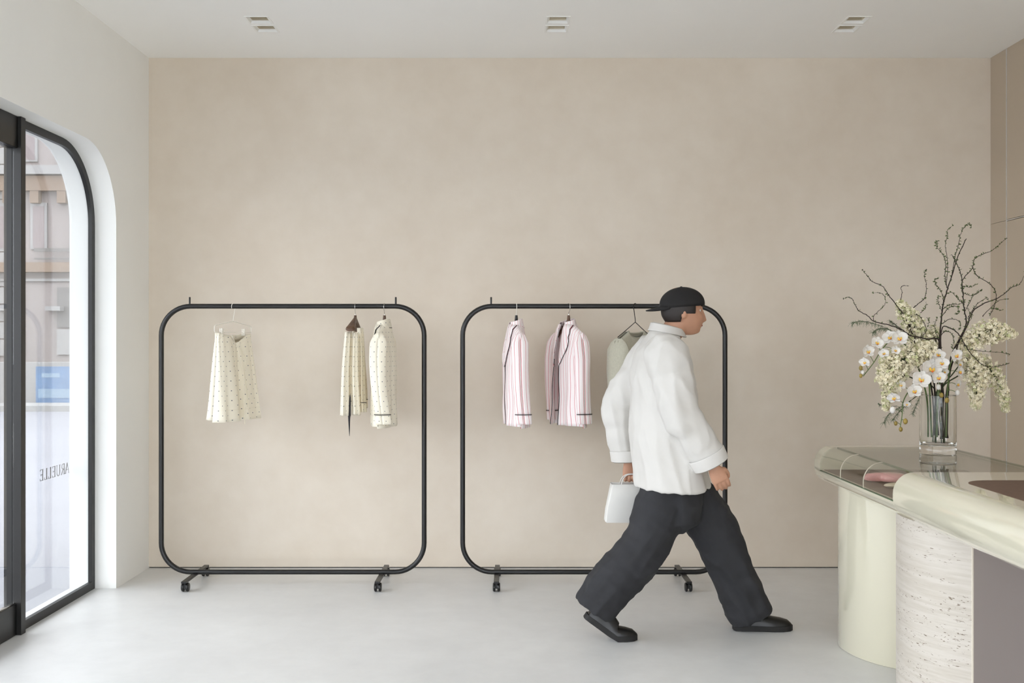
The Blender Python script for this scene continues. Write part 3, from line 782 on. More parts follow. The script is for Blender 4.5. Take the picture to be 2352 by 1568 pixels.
# small goods in the display
t = thing('padded_accessory', 'glossy pink padded accessory with a thin strap inside the display', 'accessory', (1.685, 4.63, ZG + .002))
out = [(-.088, .028), (-.070, .040), (-.045, .034), (-.015, .044), (.02, .050), (.055, .046), (.09, .030), (.10, .0), (.085, -.032), (.05, -.05), (.015, -.048), (-.01, -.036), (-.022, -.014), (-.05, -.010), (-.075, -.004), (-.09, .008)]
op = smoothpath([(x, y, 0) for x, y in out + out[:1]], 4)[:-1]; cen = Vector((.02, .0, 0))
g = G(); R = []
for f, z in ((.80, .004), (.96, .009), (1.0, .018), (.97, .028), (.84, .037), (.55, .042), (.1, .043)): R.append([cen + (p - cen) * f + Vector((0, 0, z)) for p in op])
g.rings(R); g.build('pad', 'pink', t, angle=80)
g = G(); g.tube(smoothpath([(.06, -.03, .012), (.075, -.055, .02), (.10, -.05, .03), (.13, -.04, .012), (.10, -.085, .006), (.04, -.06, .006)], 6), .0022, 6); g.build('strap', 'pink', t)
g = G(); g.ball((0, 0, .011), (.05, .028, .011), 20, 10); o = g.build('oval_pad', 'creamitem'); o.location = (1.665, 4.455, ZG + .002); o.rotation_euler = (0, 0, .2)
tag(o, 'small cream oval satin pad lying below the pink accessory', 'accessory')

# ------------------------------------------------------------------ vase with flowers
VX, VY, VZ, VR, VH = 1.992, 4.79, CZ1 + .0005, 0.081, 0.275
g = G(); prof = [(.0, 0), (VR - .006, 0), (VR - .001, .002), (VR, .006), (VR, VH - .002), (VR - .002, VH), (VR - .004, VH - .002), (VR - .005, .060), (VR - .009, .046), (VR - .022, .040), (.0, .038)]
n = 64
R = [[(max(r, .0004) * math.cos(2 * PI * k / n), max(r, .0004) * math.sin(2 * PI * k / n), z) for k in range(n)] for r, z in prof]
g.rings(R); o = g.build('vase', 'vase', angle=35); o.location = (VX, VY, VZ); tag(o, 'clear glass cylinder vase holding the flowers on the counter', 'vase')

ZS = 2.801
def FP(zx, zy, dy=0.0):
    """measured picture position -> world point at the bouquet's own depth"""
    px, py = 1900 + zx / ZS, 500 + zy / ZS; Y = VY + dy
    return Vector(((px - 1176) * Y / F_PX, Y, CAM_Z - (py - 784) * Y / F_PX))
def leaf_add(g, p, d, L=.008, w=.0034):
    d = d.normalized(); s = d.orthogonal().normalized(); s.rotate(Matrix.Rotation(random.uniform(0, 6.3), 3, d)); nrm = d.cross(s)
    i = g.pts([p, p + d * L * .45 + s * w, p + d * L + nrm * L * .2, p + d * L * .45 - s * w, p + d * L * .5 + nrm * w * .6])
    g.f += [(i, i + 1, i + 4), (i + 1, i + 2, i + 4), (i + 2, i + 3, i + 4), (i + 3, i, i + 4)]
def branch(label, mains, leafy=1.0, r0=.0042, z0dy=0.0, name='twig_branch', group='dark twig branches in the vase'):
    """mains: list of (points, dy_start, dy_end, r_start, r_end)"""
    base = mains[0][0][0]
    t = thing(name, label, 'branch', (VX, VY, VZ + .04), group=group)
    gw, gl = G(), G()
    for pts, d0, d1, ra, rb in mains:
        n = len(pts); W = smoothpath([FP(x, y, d0 + (d1 - d0) * k / (n - 1)) for k, (x, y) in enumerate(pts)], 6)
        W = [p - t.location + Vector((random.uniform(-1, 1), random.uniform(-1, 1), random.uniform(-1, 1))) * .0012 for p in W]
        m = len(W); gw.tube(W, [(ra + (rb - ra) * k / (m - 1)) * (.62 if k else 1) for k in range(m)], 6)
        for k in range(2, m):
            if W[k].z + t.location.z < VZ + VH + .02: continue
            for _ in range(2):
                if random.random() < .55 * leafy:
                    d = Vector((random.uniform(-1, 1), random.uniform(-1, 1), random.uniform(-.3, 1)))
                    leaf_add(gl, W[k], d, random.uniform(.007, .014), random.uniform(.0022, .0042))
            if random.random() < .5: gw.ball(W[k], random.uniform(.0016, .0026) * (.6 + ra * 70), 6, 4)
    gw.build('wood', 'bark', t)
    if gl.f:
        l = gl.build('leaves', 'leaf', t, smooth=False); l['kind'] = 'stuff'
    return t
branch('tall leafy twig branch rising straight from the middle of the vase', [
    ([(735, 1425), (748, 1150), (722, 850), (730, 700), (742, 580), (770, 470), (800, 380), (840, 250), (895, 135)], 0, .04, .0075, .0028),
    ([(770, 450), (758, 380), (762, 290), (740, 230), (700, 180), (712, 150)], .02, -.03, .003, .001),
    ([(765, 430), (775, 300), (760, 180), (772, 120), (775, 80), (812, 45)], .02, .07, .0026, .0008),
    ([(800, 380), (825, 240), (845, 170), (860, 100), (885, 60), (915, 38), (928, 62)], .03, .0, .0026, .0008),
    ([(750, 540), (735, 480), (700, 430), (693, 400), (712, 392)], .01, .05, .0024, .0009),
    ([(738, 600), (712, 540), (720, 500)], 0, -.04, .002, .0009),
    ([(735, 640), (780, 582), (830, 570), (846, 610), (832, 622)], 0, -.05, .0026, .0009),
    ([(728, 760), (760, 730), (800, 745), (815, 800), (800, 840)], 0, -.05, .003, .001),
    ([(725, 800), (700, 740), (692, 690), (710, 640)], 0, .04, .0028, .001),
    ([(740, 590), (790, 560), (850, 555), (880, 540)], .01, .05, .0026, .0012)], 1.25)
branch('forked twig branch reaching to the upper right corner panel', [
    ([(772, 1420), (778, 1150), (795, 900), (890, 700), (880, 580), (872, 480), (862, 370), (835, 300), (800, 235)], .01, .02, .0072, .0018),
    ([(868, 470), (872, 400), (935, 320), (945, 270), (985, 240), (1060, 210), (1110, 170), (1155, 130)], .02, .08, .0034, .001),
    ([(938, 320), (960, 370), (1040, 420), (1080, 470), (1085, 540), (1045, 630)], .04, .09, .0026, .0022),
    ([(870, 480), (930, 500), (995, 468)], .02, -.03, .0022, .0008), ([(878, 440), (915, 445), (955, 430)], .02, .06, .002, .0008),
    ([(880, 560), (840, 520), (800, 480), (770, 490)], .02, -.04, .0026, .001), ([(884, 600), (920, 540), (940, 500), (990, 465)], .02, .0, .0024, .0008),
    ([(890, 690), (930, 640), (905, 590)], .02, .06, .002, .0009)], 1.15)
branch('long arching twig branch running off the right edge', [
    ([(760, 1415), (770, 1100), (830, 850), (900, 690), (940, 600), (1010, 550), (1090, 520), (1150, 480), (1190, 445), (1240, 425), (1275, 350)], -.01, .06, .0062, .0014),
    ([(905, 640), (960, 560), (1000, 530), (1030, 515), (1032, 530)], .02, -.02, .0026, .0009),
    ([(1000, 632), (1060, 570), (1110, 530), (1168, 520)], .03, .09, .0026, .0009), ([(1070, 585), (1100, 590), (1125, 595)], .05, .07, .002, .0009)], .6)
branch('sweeping twig branch drooping below the right lilac', [
    ([(745, 1410), (735, 1000), (735, 720), (800, 715), (850, 755), (900, 840), (940, 890), (1000, 945), (1060, 960), (1120, 950), (1167, 936)], -.03, -.10, .0052, .0012),
    ([(900, 845), (1000, 858), (1120, 868), (1170, 878), (1165, 890)], -.06, -.06, .002, .0008),
    ([(745, 680), (790, 650), (840, 660), (860, 690), (845, 720)], -.03, -.07, .0026, .001)], .55)
branch('long twig branch curling out to the far left tip', [
    ([(705, 1410), (690, 1050), (720, 800), (640, 778), (540, 758), (480, 720), (400, 690), (300, 665), (260, 630), (205, 600), (180, 560), (160, 520), (130, 512), (103, 522)], 0, -.05, .0060, .0011),
    ([(300, 665), (300, 630), (330, 600), (370, 560), (370, 510), (345, 485), (297, 483)], -.03, -.02, .0022, .0009),
    ([(480, 720), (430, 680), (405, 670)], -.02, -.05, .002, .0009)], .5)
branch('straight twig branch slanting to the upper left', [
    ([(690, 1400), (670, 1080), (600, 850), (545, 740), (500, 640), (440, 555), (390, 490), (355, 440), (290, 410), (255, 370), (230, 340), (228, 332)], .02, .03, .0055, .0011)], .5)
branch('wavy twig branch standing between the left lilacs and the middle branch', [
    ([(715, 1400), (690, 1080), (600, 850), (545, 770), (530, 640), (545, 590), (590, 550), (630, 510), (637, 430), (625, 370), (640, 330)], .05, .06, .0052, .0010),
    ([(600, 612), (630, 580), (637, 540)], .05, .03, .002, .0009), ([(560, 620), (600, 640), (640, 720), (600, 770)], .05, -.04, .003, .0015), ([(640, 640), (655, 660), (645, 700)], .0, .0, .0016, .0008)], .6)
branch('bare thin twig with a bent tip above the left lilac', [([(700, 1400), (660, 1050), (560, 800), (470, 600), (475, 520), (482, 480), (475, 450), (490, 437), (527, 437)], .03, .05, .004, .001)], .0)

def lilac(label, axis, rad, n, dy0, dy1, green=.25, stem_to=None):
    """axis in picture coordinates, rad profile in the same units; each floret a small four-petalled star"""
    t = thing('lilac_spray', label, 'flower', (VX, VY, VZ + .04), group='white lilac sprays in the vase')
    m = len(axis); A = smoothpath([FP(x, y, dy0 + (dy1 - dy0) * k / (m - 1)) - t.location for k, (x, y) in enumerate(axis)], 8)
    RR = []
    for k in range(len(A)):
        f = k / (len(A) - 1) * (len(rad) - 1); i = min(int(f), len(rad) - 2); RR.append((rad[i] + (rad[i + 1] - rad[i]) * (f - i)) / ZS * VY / F_PX)
    ga, gb, gs = G(), G(), G()
    for q in range(int(n * 1.45)):
        k = random.randrange(len(A)); R = RR[k]
        d = Vector((random.gauss(0, 1), random.gauss(0, 1), random.gauss(0, 1))).normalized()
        rr = R * random.uniform(.30, 1.0) ** .6; c = A[k] + d * rr
        nrm = (d + Vector((random.gauss(0, .7), random.gauss(0, .7), random.gauss(0, .7)))).normalized()
        u = nrm.orthogonal().normalized(); u.rotate(Matrix.Rotation(random.uniform(0, 6.3), 3, nrm)); v = nrm.cross(u)
        g = gb if random.random() < green * .7 else ga; L = random.uniform(.0070, .0115); w = L * .44
        for a in range(4):
            e = u * math.cos(a * PI / 2) + v * math.sin(a * PI / 2); sd = nrm.cross(e)
            i = g.pts([c - nrm * .002, c + e * L * .6 + sd * w + nrm * .0015, c + e * L - nrm * .001 + nrm * random.uniform(-.002, .003), c + e * L * .6 - sd * w + nrm * .0015])
            g.f += [(i, i + 1, i + 2), (i, i + 2, i + 3)]
        if random.random() < .12: gs.tube([A[max(0, k - 1)], c - nrm * .002], [.0011, .0006], 4, cap=False)
    gs.tube(A, [.0028] * len(A), 6)
    base = Vector((random.uniform(-.03, .03), random.uniform(-.03, .03), .01)); rim = Vector((base.x * .6, base.y * .6, VH - .03))
    gs.tube(smoothpath([base, rim, (rim + A[0]) / 2 + Vector((0, 0, .01)), A[0]], 6), .0030, 6)
    gs.build('stem', 'darkstem', t)
    for gg, mt, nm in ((ga, 'lilac', 'florets'), (gb, 'lilacg', 'green_florets')):
        if gg.f:
            o = gg.build(nm, mt, t, smooth=False); o['kind'] = 'stuff'
    return t
lilac('pale green lilac spray pointing up on the left side', [(590, 800), (560, 700), (510, 620), (465, 550)], [75, 82, 62, 28], 420, .04, .05, .5)
lilac('broad white lilac cluster on the left of the vase', [(640, 850), (540, 890), (440, 940), (370, 1030)], [75, 100, 110, 62], 760, -.04, -.08, .22)
lilac('drooping tip of white lilac hanging at lower left', [(470, 1000), (420, 1060), (395, 1130), (375, 1225)], [80, 70, 50, 20], 330, -.05, -.06, .4)
lilac('small white lilac tuft behind the left orchids', [(690, 720), (670, 790), (640, 840)], [40, 58, 55], 210, .06, .02, .3)
lilac('full white lilac spray spreading to the upper right', [(870, 830), (960, 770), (1050, 730), (1130, 740), (1205, 748)], [60, 92, 92, 58, 16], 720, .03, -.01, .2)
lilac('greyish lilac spray hanging down just right of the vase', [(890, 900), (950, 980), (960, 1090), (955, 1215)], [75, 100, 72, 26], 560, .0, -.02, .15)
lilac('outermost lilac spray drooping at lower right', [(980, 920), (1060, 990), (1110, 1090), (1140, 1170), (1148, 1232)], [62, 68, 50, 40, 20], 430, .05, .05, .45)

def petal_patch(g, c, e, sd, nrm, L, w, cup, n=6, m=5):
    P = []
    for j in range(n + 1):
        q = j / n; wd = w * math.sin(PI * (q * .86 + .10)) ** .75; row = []
        for k in range(m + 1):
            s = -1 + 2 * k / m
            row.append(c + e * (L * q) + sd * (wd * s) + nrm * (cup * q * q * L + .12 * L * (s * s) * (1 - q * .4)))
        P.append(row)
    g.grid(P)
def orchid_bloom(t, c, face, size, roll=0.0, cup=.32):
    nrm = face.normalized(); u = Vector((0, 0, 1)); u = (u - nrm * u.dot(nrm)).normalized(); u.rotate(Matrix.Rotation(roll, 3, nrm)); v = nrm.cross(u)
    g = G()
    for a, L, w in ((90, .95, .42), (215, .92, .40), (325, .92, .40)): # sepals
        e = v * math.cos(math.radians(a)) + u * math.sin(math.radians(a)); petal_patch(g, c - nrm * .002, e, nrm.cross(e), nrm, size * L, size * w, cup * .8)
    for a in (20, 160):
        e = v * math.cos(math.radians(a)) + u * math.sin(math.radians(a)); petal_patch(g, c, e, nrm.cross(e), nrm, size, size * .58, cup)
    b = g.build('blossom', 'orchid', t, solid=.0006, angle=80)
    g = G(); g.ball(c + nrm * size * .20 - u * size * .10, (size * .16, size * .16, size * .13), 8, 6)
    for s in (-1, 1): g.ball(c + nrm * size * .26 + v * s * size * .17 - u * size * .02, (size * .11, size * .08, size * .17), 8, 6)
    g.build('lip', 'orclip', b)
    g = G(); g.ball(c + nrm * size * .34 - u * size * .20, (size * .10, size * .09, size * .10), 8, 6); g.build('throat', 'orcred', b)
def orchid(label, path, dys, blooms, buds, whites=()):
    t = thing('orchid_spray', label, 'flower', (VX, VY, VZ + .04), group='white orchid sprays in the vase')
    m = len(path); A = smoothpath([FP(x, y, dys[0] + (dys[1] - dys[0]) * k / (m - 1)) - t.location for k, (x, y) in enumerate(path)], 8)
    g = G(); g.tube(A, [.0042 - .0024 * k / (len(A) - 1) for k in range(len(A))], 7)
    nodes = []
    for x, y, r, dx, dz, dy in blooms: nodes.append(FP(x, y, dy) - t.location)
    for lst in (buds, whites):
        for x, y, r, dy in lst: nodes.append(FP(x, y, dy) - t.location)
    for c in nodes:
        k = min(range(len(A) // 3, len(A)), key=lambda q: (A[q] - c).length)
        g.tube(smoothpath([A[k], (A[k] + c) / 2 + Vector((0, .006, .006)), c + Vector((0, .004, 0))], 4), .0014, 5)
    g.build('stem', 'stem', t)
    for x, y, r, dx, dz, dy in blooms:
        orchid_bloom(t, FP(x, y, dy) - t.location, Vector((dx, -1, dz)), r / ZS * VY / F_PX, random.uniform(-.3, .3))
    for lst, mt in ((buds, 'bud'), (whites, 'orchid')):
        for x, y, r, dy in lst:
            c = FP(x, y, dy) - t.location; rr = r / ZS * VY / F_PX; g = G(); g.ball(c, (rr * .8, rr * .8, rr * 1.05), 12, 8); g.build('bud', mt, t)
    return t
orchid('white orchid spray arching out to the left', [(650, 1410), (640, 1150), (560, 900), (480, 800), (410, 790), (350, 850), (300, 930), (232, 1018)], (0, -.10),
    [(460, 778, 56, .1, .2, -.11), (402, 772, 50, -.2, .2, -.08), (318, 806, 44, .15, .15, -.12), (258, 862, 46, .35, .1, -.13), (437, 854, 32, .1, .1, -.12), (366, 872, 34, -.5, -.1, -.09), (244, 928, 36, -.9, -.5, -.13)],
    [(216, 966, 15, -.12), (216, 1016, 13, -.11)], [(228, 993, 13, -.11)])
orchid('white orchid spray drooping in front of the vase rim', [(672, 1410), (658, 1090), (640, 980), (590, 1010), (540, 1090), (490, 1180), (482, 1270), (470, 1345)], (-.03, -.10),
    [(665, 975, 72, .15, .1, -.10), (600, 1042, 62, .0, .1, -.13), (557, 1117, 50, .05, .1, -.14), (512, 1198, 24, -.2, -.5, -.12), (478, 1078, 34, -.9, .0, -.08), (432, 1156, 44, -.7, -.7, -.13)],
    [(441, 1322, 14, -.11), (503, 1309, 18, -.11), (473, 1360, 15, -.10)], [(421, 1236, 22, -.12)])
orchid('white orchid spray clustered above the middle of the vase', [(705, 1410), (712, 1150), (735, 1010), (745, 940), (722, 880)], (-.05, -.08),
    [(712, 1030, 48, .1, .05, -.12), (735, 935, 46, -.1, .0, -.12), (715, 885, 44, -.3, .4, -.07), (752, 990, 30, .3, -.2, -.06)], [(735, 1141, 16, -.10)], [(716, 1088, 18, -.09)])
orchid('white orchid spray on the right of the vase rim', [(765, 1410), (770, 1170), (780, 1040), (790, 950), (815, 900)], (-.03, -.05),
    [(825, 888, 48, .3, .1, -.08), (848, 945, 36, .9, .2, -.04), (846, 992, 44, .9, .1, -.06), (834, 1072, 38, .9, .0, -.06)], [(770, 1174, 17, -.10)], [(838, 1125, 18, -.05)])

def fern(label, fronds):
    t = thing('asparagus_fern', label, 'foliage', (VX, VY, VZ + .04), group='wispy ferns in the vase'); gs, gn = G(), G()
    for pts, d0, d1, spread in fronds:
        m = len(pts); A = smoothpath([FP(x, y, d0 + (d1 - d0) * k / (m - 1)) - t.location for k, (x, y) in enumerate(pts)], 6)
        gs.tube(A, .0011, 5)
        for k in range(len(A) // 3, len(A)):
            for _ in range(9):
                d = Vector((random.gauss(0, .8), random.gauss(0, .8), random.gauss(-.5, .6))).normalized(); L = spread * random.uniform(.3, 1)
                q = A[k] + Vector((random.gauss(0, 1), random.gauss(0, 1), random.gauss(0, 1))) * .002
                gn.tube([q, q + d * L * .5, q + d * L + Vector((0, 0, -L * .25))], [.00055, .0005, .0003], 3, cap=False)
    gs.build('stem', 'darkstem', t); o = gn.build('needles', 'fern', t, smooth=False); o['kind'] = 'stuff'
fern('wispy green asparagus fern sticking out at the upper left', [([(600, 850), (480, 760), (330, 690), (230, 665), (160, 675)], .02, -.04, .030), ([(500, 780), (400, 720), (330, 715), (290, 740)], .0, -.06, .026), ([(560, 800), (450, 700), (400, 660)], .02, .0, .024)])
fern('wispy green asparagus fern drooping at the lower left', [([(620, 1120), (560, 1160), (480, 1210), (400, 1260), (365, 1320)], -.02, -.06, .026), ([(610, 1110), (580, 1190), (550, 1260)], -.03, -.02, .026), ([(600, 1120), (480, 1230), (420, 1300)], -.02, -.03, .024), ([(450, 1210), (370, 1215), (330, 1195)], -.04, -.05, .012)])

# ------------------------------------------------------------------ walking person
PY = 5.07
def remesh(o, voxel, smooth_it=6, fac=.5):
    m = o.modifiers.new('remesh', 'REMESH'); m.mode = 'VOXEL'; m.voxel_size = voxel; m.use_smooth_shade = True
    s = o.modifiers.new('smooth', 'SMOOTH'); s.factor = fac; s.iterations = smooth_it
    dg = bpy.context.evaluated_depsgraph_get(); ev = o.evaluated_get(dg); me = bpy.data.meshes.new_from_object(ev)
    o.modifiers.clear(); old = o.data; o.data = me; me.name = o.name
    me.polygons.foreach_set('use_smooth', [True] * len(me.polygons)); bpy.data.meshes.remove(old)
    if not me.materials: me.materials.append(M['skin'])
    return o
def oval(c, hx, hy, n=28, tilt=0.0, p=1.0):
    c = Vector(c); out = []
    for k in range(n):
        a = 2 * PI * k / n; cc, ss = math.cos(a), math.sin(a)
        x = hx * math.copysign(abs(cc) ** p, cc); y = hy * math.copysign(abs(ss) ** p, ss)
        out.append(c + Vector((x * math.cos(tilt), y, x * math.sin(tilt))))
    return out
per = thing('person', 'person in a black cap, white oversized jacket and dark wide trousers walking right', 'person', (0.80, PY, 0))
pl = Vector((0.80, PY, 0))
def W(x, y, z): return Vector((x, y, z)) - Vector((0.80, 0, 0))     # x, z in room metres, y relative to the walking line
# joints
hipL, hipR = W(.805, .085, .845), W(.795, -.085, .845)
kneeL, ankL = W(1.035, .09, .47), W(1.205, .085, .088)
kneeR, ankR = W(.645, -.09, .455), W(.395, -.085, .150)
shL, elL, wrL = W(.720, .185, 1.395), W(.585, .275, 1.125), W(.605, .275, .835)
shR, elR, wrR = W(.735, -.185, 1.395), W(.800, -.275, 1.130), W(.935, -.265, .880)
# head
HC = W(.846, 0, 1.600)
def head_pts(nu=64, nv=48):
    R = []
    tl = math.radians(-6)
    for j in range(nv + 1):
        ph = -PI / 2 + PI * j / nv; row = []
        for k in range(nu):
            a = 2 * PI * k / nu; d = Vector((math.cos(ph) * math.cos(a), math.cos(ph) * math.sin(a), math.sin(ph)))
            x, y, z = d.x * .098, d.y * .076, d.z * .118
            if z < 0: y *= 1 - .26 * (-z / .118) ** 1.5
            if z < -.03 and x < 0: x *= 1 - .38 * min(1, (-z - .03) / .07)
            if x > 0:
                f = x / .098
                x += .022 * math.exp(-(y / .013) ** 2) * f * (max(0, min(1, (.030 - z) / .065)) if z > -.036 else math.exp(-((z + .036) / .009) ** 2)) 
                x += .006 * math.exp(-((z - .034) / .014) ** 2) * f
                x -= .010 * math.exp(-((abs(y) - .032) / .014) ** 2 - ((z - .010) / .013) ** 2)
                x += .006 * math.exp(-((z + .062) / .010) ** 2 - (y / .022) ** 2)
                x += .016 * math.exp(-((z + .100) / .020) ** 2 - (y / .030) ** 2)
                x += .006 * math.exp(-((abs(y) - .040) / .02) ** 2 - ((z + .02) / .025) ** 2)
            p = Vector((x * math.cos(tl) - z * math.sin(tl) * -1 * 0 + 0, y, z)); p = Vector((x * math.cos(tl) + z * -math.sin(tl) * -1, y, z * math.cos(tl) + x * math.sin(tl)))
            row.append(HC + p)
        R.append(row)
    return R
g = G(); R = head_pts(); g.rings(R)
for s in (-1, 1):
    g.ball(HC + Vector((-.008, s * .074, -.008)), (.019, .010, .031), 14, 10)
    g.ball(HC + Vector((-.004, s * .080, -.006)), (.012, .006, .022), 12, 8)
g.tube(smoothpath([HC + Vector((-.012, 0, -.045)), W(.800, 0, 1.510), W(.755, 0, 1.440)], 5), [.058] * 4 + [.056] * 4 + [.062, .070, .078], 20)
def limb(g, pts, rads, seg=16, n=5):
    P = smoothpath(pts, n); m = len(P); rr = []
    for k in range(m):
        f = k / (m - 1) * (len(rads) - 1); i = min(int(f), len(rads) - 2); rr.append(rads[i] + (rads[i + 1] - rads[i]) * (f - i))
    g.tube(P, rr, seg)
g.rings([oval(W(.755, 0, 1.45), .06, .08), oval(W(.735, 0, 1.40), .085, .165), oval(W(.735, 0, 1.28), .10, .165), oval(W(.755, 0, 1.10), .095, .145), oval(W(.79, 0, .93), .10, .155), oval(W(.80, 0, .80), .09, .15)])
limb(g, [shL, elL, wrL], [.050, .044, .038, .030, .026]); limb(g, [shR, elR, wrR], [.050, .044, .038, .030, .026])
limb(g, [hipL, kneeL, ankL], [.085, .068, .052, .050, .038]); limb(g, [hipR, kneeR, ankR], [.085, .068, .052, .050, .038])
def hand(g, wr, d, thumb, curl, spread_ax, palm_n):
    """palm from the wrist along d; four fingers of different lengths fanned along spread_ax, bending towards palm_n; thumb from the palm's side"""
    d = d.normalized(); sx = spread_ax.normalized(); pn = palm_n.normalized()
    R = []
    for q, w, th in ((-.01, .024, .020), (.015, .030, .018), (.045, .038, .016), (.075, .041, .014), (.088, .040, .011)):
        c = wr + d * q; R.append([c + sx * (w * math.cos(k * PI / 8)) + pn * (th * math.sin(k * PI / 8)) for k in range(16)])
    g.rings(R)
    for i, (L, off) in enumerate(((.068, .031), (.077, .0105), (.072, -.0105), (.056, -.031))):
        b = wr + d * .080 + sx * off; P = [b - d * .02, b]; ang = .12; p = b
        for seg, f in ((.45, 1), (.30, 1.15), (.25, 1.0)):
            ang += curl * f; dirv = d * math.cos(ang) + pn * math.sin(ang); p = p + dirv * L * seg; P.append(p)
        g.tube(smoothpath(P, 3), [.0092] * 6 + [.0085] * 3 + [.0078] * 3 + [.0062], 10)
    b = wr + d * .028 + sx * thumb * .028
    P = [b - sx * thumb * .012, b + sx * thumb * .014 + d * .018 + pn * .010, b + sx * thumb * .020 + d * .046 + pn * .024, b + sx * thumb * .012 + d * .066 + pn * .034]
    g.tube(smoothpath(P, 4), [.0125] * 5 + [.0105] * 4 + [.0092] * 3 + [.007], 10)
hand(g, wrR + (wrR - elR).normalized() * .012, (wrR - elR), 1, .30, Vector((.9, 0, .45)), Vector((0, 1, 0)))
gripL = wrL + Vector((.004, 0, -.012))
hand(g, gripL, Vector((.12, 0, -1)), 1, .95, Vector((1, 0, .1)), Vector((0, -1, 0)))
body = g.build('body', 'skin', per); remesh(body, .0045, 4)
# eyes, brows, lips
for s in (-1, 1):
    g = G(); g.ball(HC + Vector((.0735, s * .031, .002)), .0105, 12, 8); e = g.build('eye', 'eyewhite', per)
    g = G(); g.ball(HC + Vector((.0808, s * .031, .0015)), .0052, 10, 6); g.build('iris', 'iris', e)
    g = G(); g.tube([HC + Vector((.098, s * .014, .026)), HC + Vector((.096, s * .030, .030)), HC + Vector((.084, s * .046, .024))], .0034, 6, flat=.6); g.build('eyebrow', 'hair', per)
g = G(); g.tube([HC + Vector((.076, -.022, -.072)), HC + Vector((.092, -.009, -.070)), HC + Vector((.094, 0, -.071)), HC + Vector((.092, .009, -.070)), HC + Vector((.076, .022, -.072))], [.002, .0042, .0046, .0042, .002], 8); g.build('lips', 'lip', per)
# hair shell under the cap: sides and nape
g = G(); P = []
for j in range(13):
    z = .055 - .118 * j / 12; row = []
    for k in range(33):
        a = math.radians(62 + 236 * k / 32); f = math.sqrt(max(.05, 1 - (z / .126) ** 2)); back = -math.cos(a)
        zz = z if back > .25 else max(z, -.020 - .03 * max(0, back))
        sh = 1 - (.20 * max(0, -zz - .03) / .07)
        row.append(HC + Vector((.105 * f * math.cos(a) * sh, .082 * f * math.sin(a), zz + .010)))
    P.append(row)
g.grid(P); g.build('hair', 'hair', per, solid=.008)
# cap worn back to front: crown, band, brim behind, button
g = G(); R = []
ct_, tl = HC + Vector((-.004, 0, .036)), math.radians(4)
for j in range(13):
    q = j / 12 * PI / 2; rr = math.cos(q); z = .082 * math.sin(q)
    R.append([ct_ + Vector((.110 * max(rr, .03) * math.cos(2 * PI * k / 40) + z * math.sin(tl) * -1, .086 * max(rr, .03) * math.sin(2 * PI * k / 40), z + .110 * rr * math.cos(2 * PI * k / 40) * math.tan(tl))) for k in range(40)])
R.insert(0, [p + Vector((0, 0, -.016)) for p in R[0]])
g.rings(R, False, True); cp = g.build('cap', 'cap', per, solid=.003)
g = G(); g.ball(ct_ + Vector((-.004, 0, .083)), (.007, .007, .004), 10, 6); g.build('cap_button', 'cap', cp)
P = []
for j in range(9):
    q = j / 8; row = []
    for k in range(21):
        a = math.radians(125 + 110 * k / 20); w = math.sin(PI * k / 20) ** .6
        x = .108 * math.cos(a) - .072 * q * w; y = .084 * math.sin(a) * (1 - .12 * q)
        row.append(ct_ + Vector((x, y, -.014 - .020 * q * w - .30 * y * y / .084 * q)))
    P.append(row)
g = G(); g.grid(P); g.build('brim', 'cap', cp, solid=.005)
# jacket: torso and sleeves grown into one piece
g = G()
g.rings([oval(W(.752, 0, 1.512), .070, .072), oval(W(.748, 0, 1.472), .088, .105), oval(W(.742, 0, 1.438), .105, .175), oval(W(.735, 0, 1.400), .122, .225),
         oval(W(.732, 0, 1.32), .150, .240), oval(W(.738, 0, 1.20), .166, .240), oval(W(.748, 0, 1.08), .174, .242), oval(W(.762, 0, .96), .180, .250), oval(W(.780, 0, .84), .186, .262), oval(W(.790, 0, .735), .188, .268)])
def sleeve(sh, el, wr, out):
    s0 = sh + Vector((0, -out * .05, -.01)); P = smoothpath([s0, sh + Vector((0, out * .035, -.015)), (sh + el) / 2 + Vector((-.008, out * .012, 0)), el + Vector((-.02, 0, 0)), (el + wr) / 2 + Vector((-.014, 0, 0)), wr + Vector((0, 0, -.006))], 5)
    rd = [.095, .105, .102, .096, .090, .084]; m = len(P); rr = []
    for k in range(m):
        f = k / (m - 1) * 5; i = min(int(f), 4); rr.append(rd[i] + (rd[i + 1] - rd[i]) * (f - i) + .004 * math.sin(k * 1.9))
    g.tube(P, rr, 20)
sleeve(shL, elL, wrL, 1); sleeve(shR, elR, wrR, -1)
jk = g.build('jacket', 'jacket', per); remesh(jk, .008, 10)
def crease(o, fn):
    me = o.data; n = len(me.vertices); co = [0.0] * (3 * n); nr = [0.0] * (3 * n)
    me.vertices.foreach_get('co', co); me.vertex_normals.foreach_get('vector', nr)
    for q in range(n):
        p = Vector(co[3 * q:3 * q + 3]); k = fn(p)
        for a in range(3): co[3 * q + a] += nr[3 * q + a] * k
    me.vertices.foreach_set('co', co); me.update()
def jacket_fold(p):
    k = noise.noise(Vector((p.x * 6, p.y * 6, p.z * 4))) * .012
    k += (.45 - abs(noise.noise(Vector((p.x * 13 + p.z * 3, p.y * 11, p.z * 3.2 + 5))))) * .020 - .007
    return k + noise.noise(Vector((p.x * 10 - 4, p.y * 8 + 3, p.z * 20 + p.x * 9))) * .0035
crease(jk, jacket_fold)                            # soft creases
g = G(); R = []
for rr, z in ((.066, 1.485), (.068, 1.505), (.072, 1.527), (.080, 1.524), (.090, 1.495), (.094, 1.488)):
    R.append([q + Vector((.004, 0, .018 * math.cos(2 * PI * k / 36) * -1)) for k, q in enumerate(oval(W(.764, 0, z), rr, rr * 1.02, 36))])
g.rings(R, False, False); g.build('collar', 'jacket', jk, solid=.004)
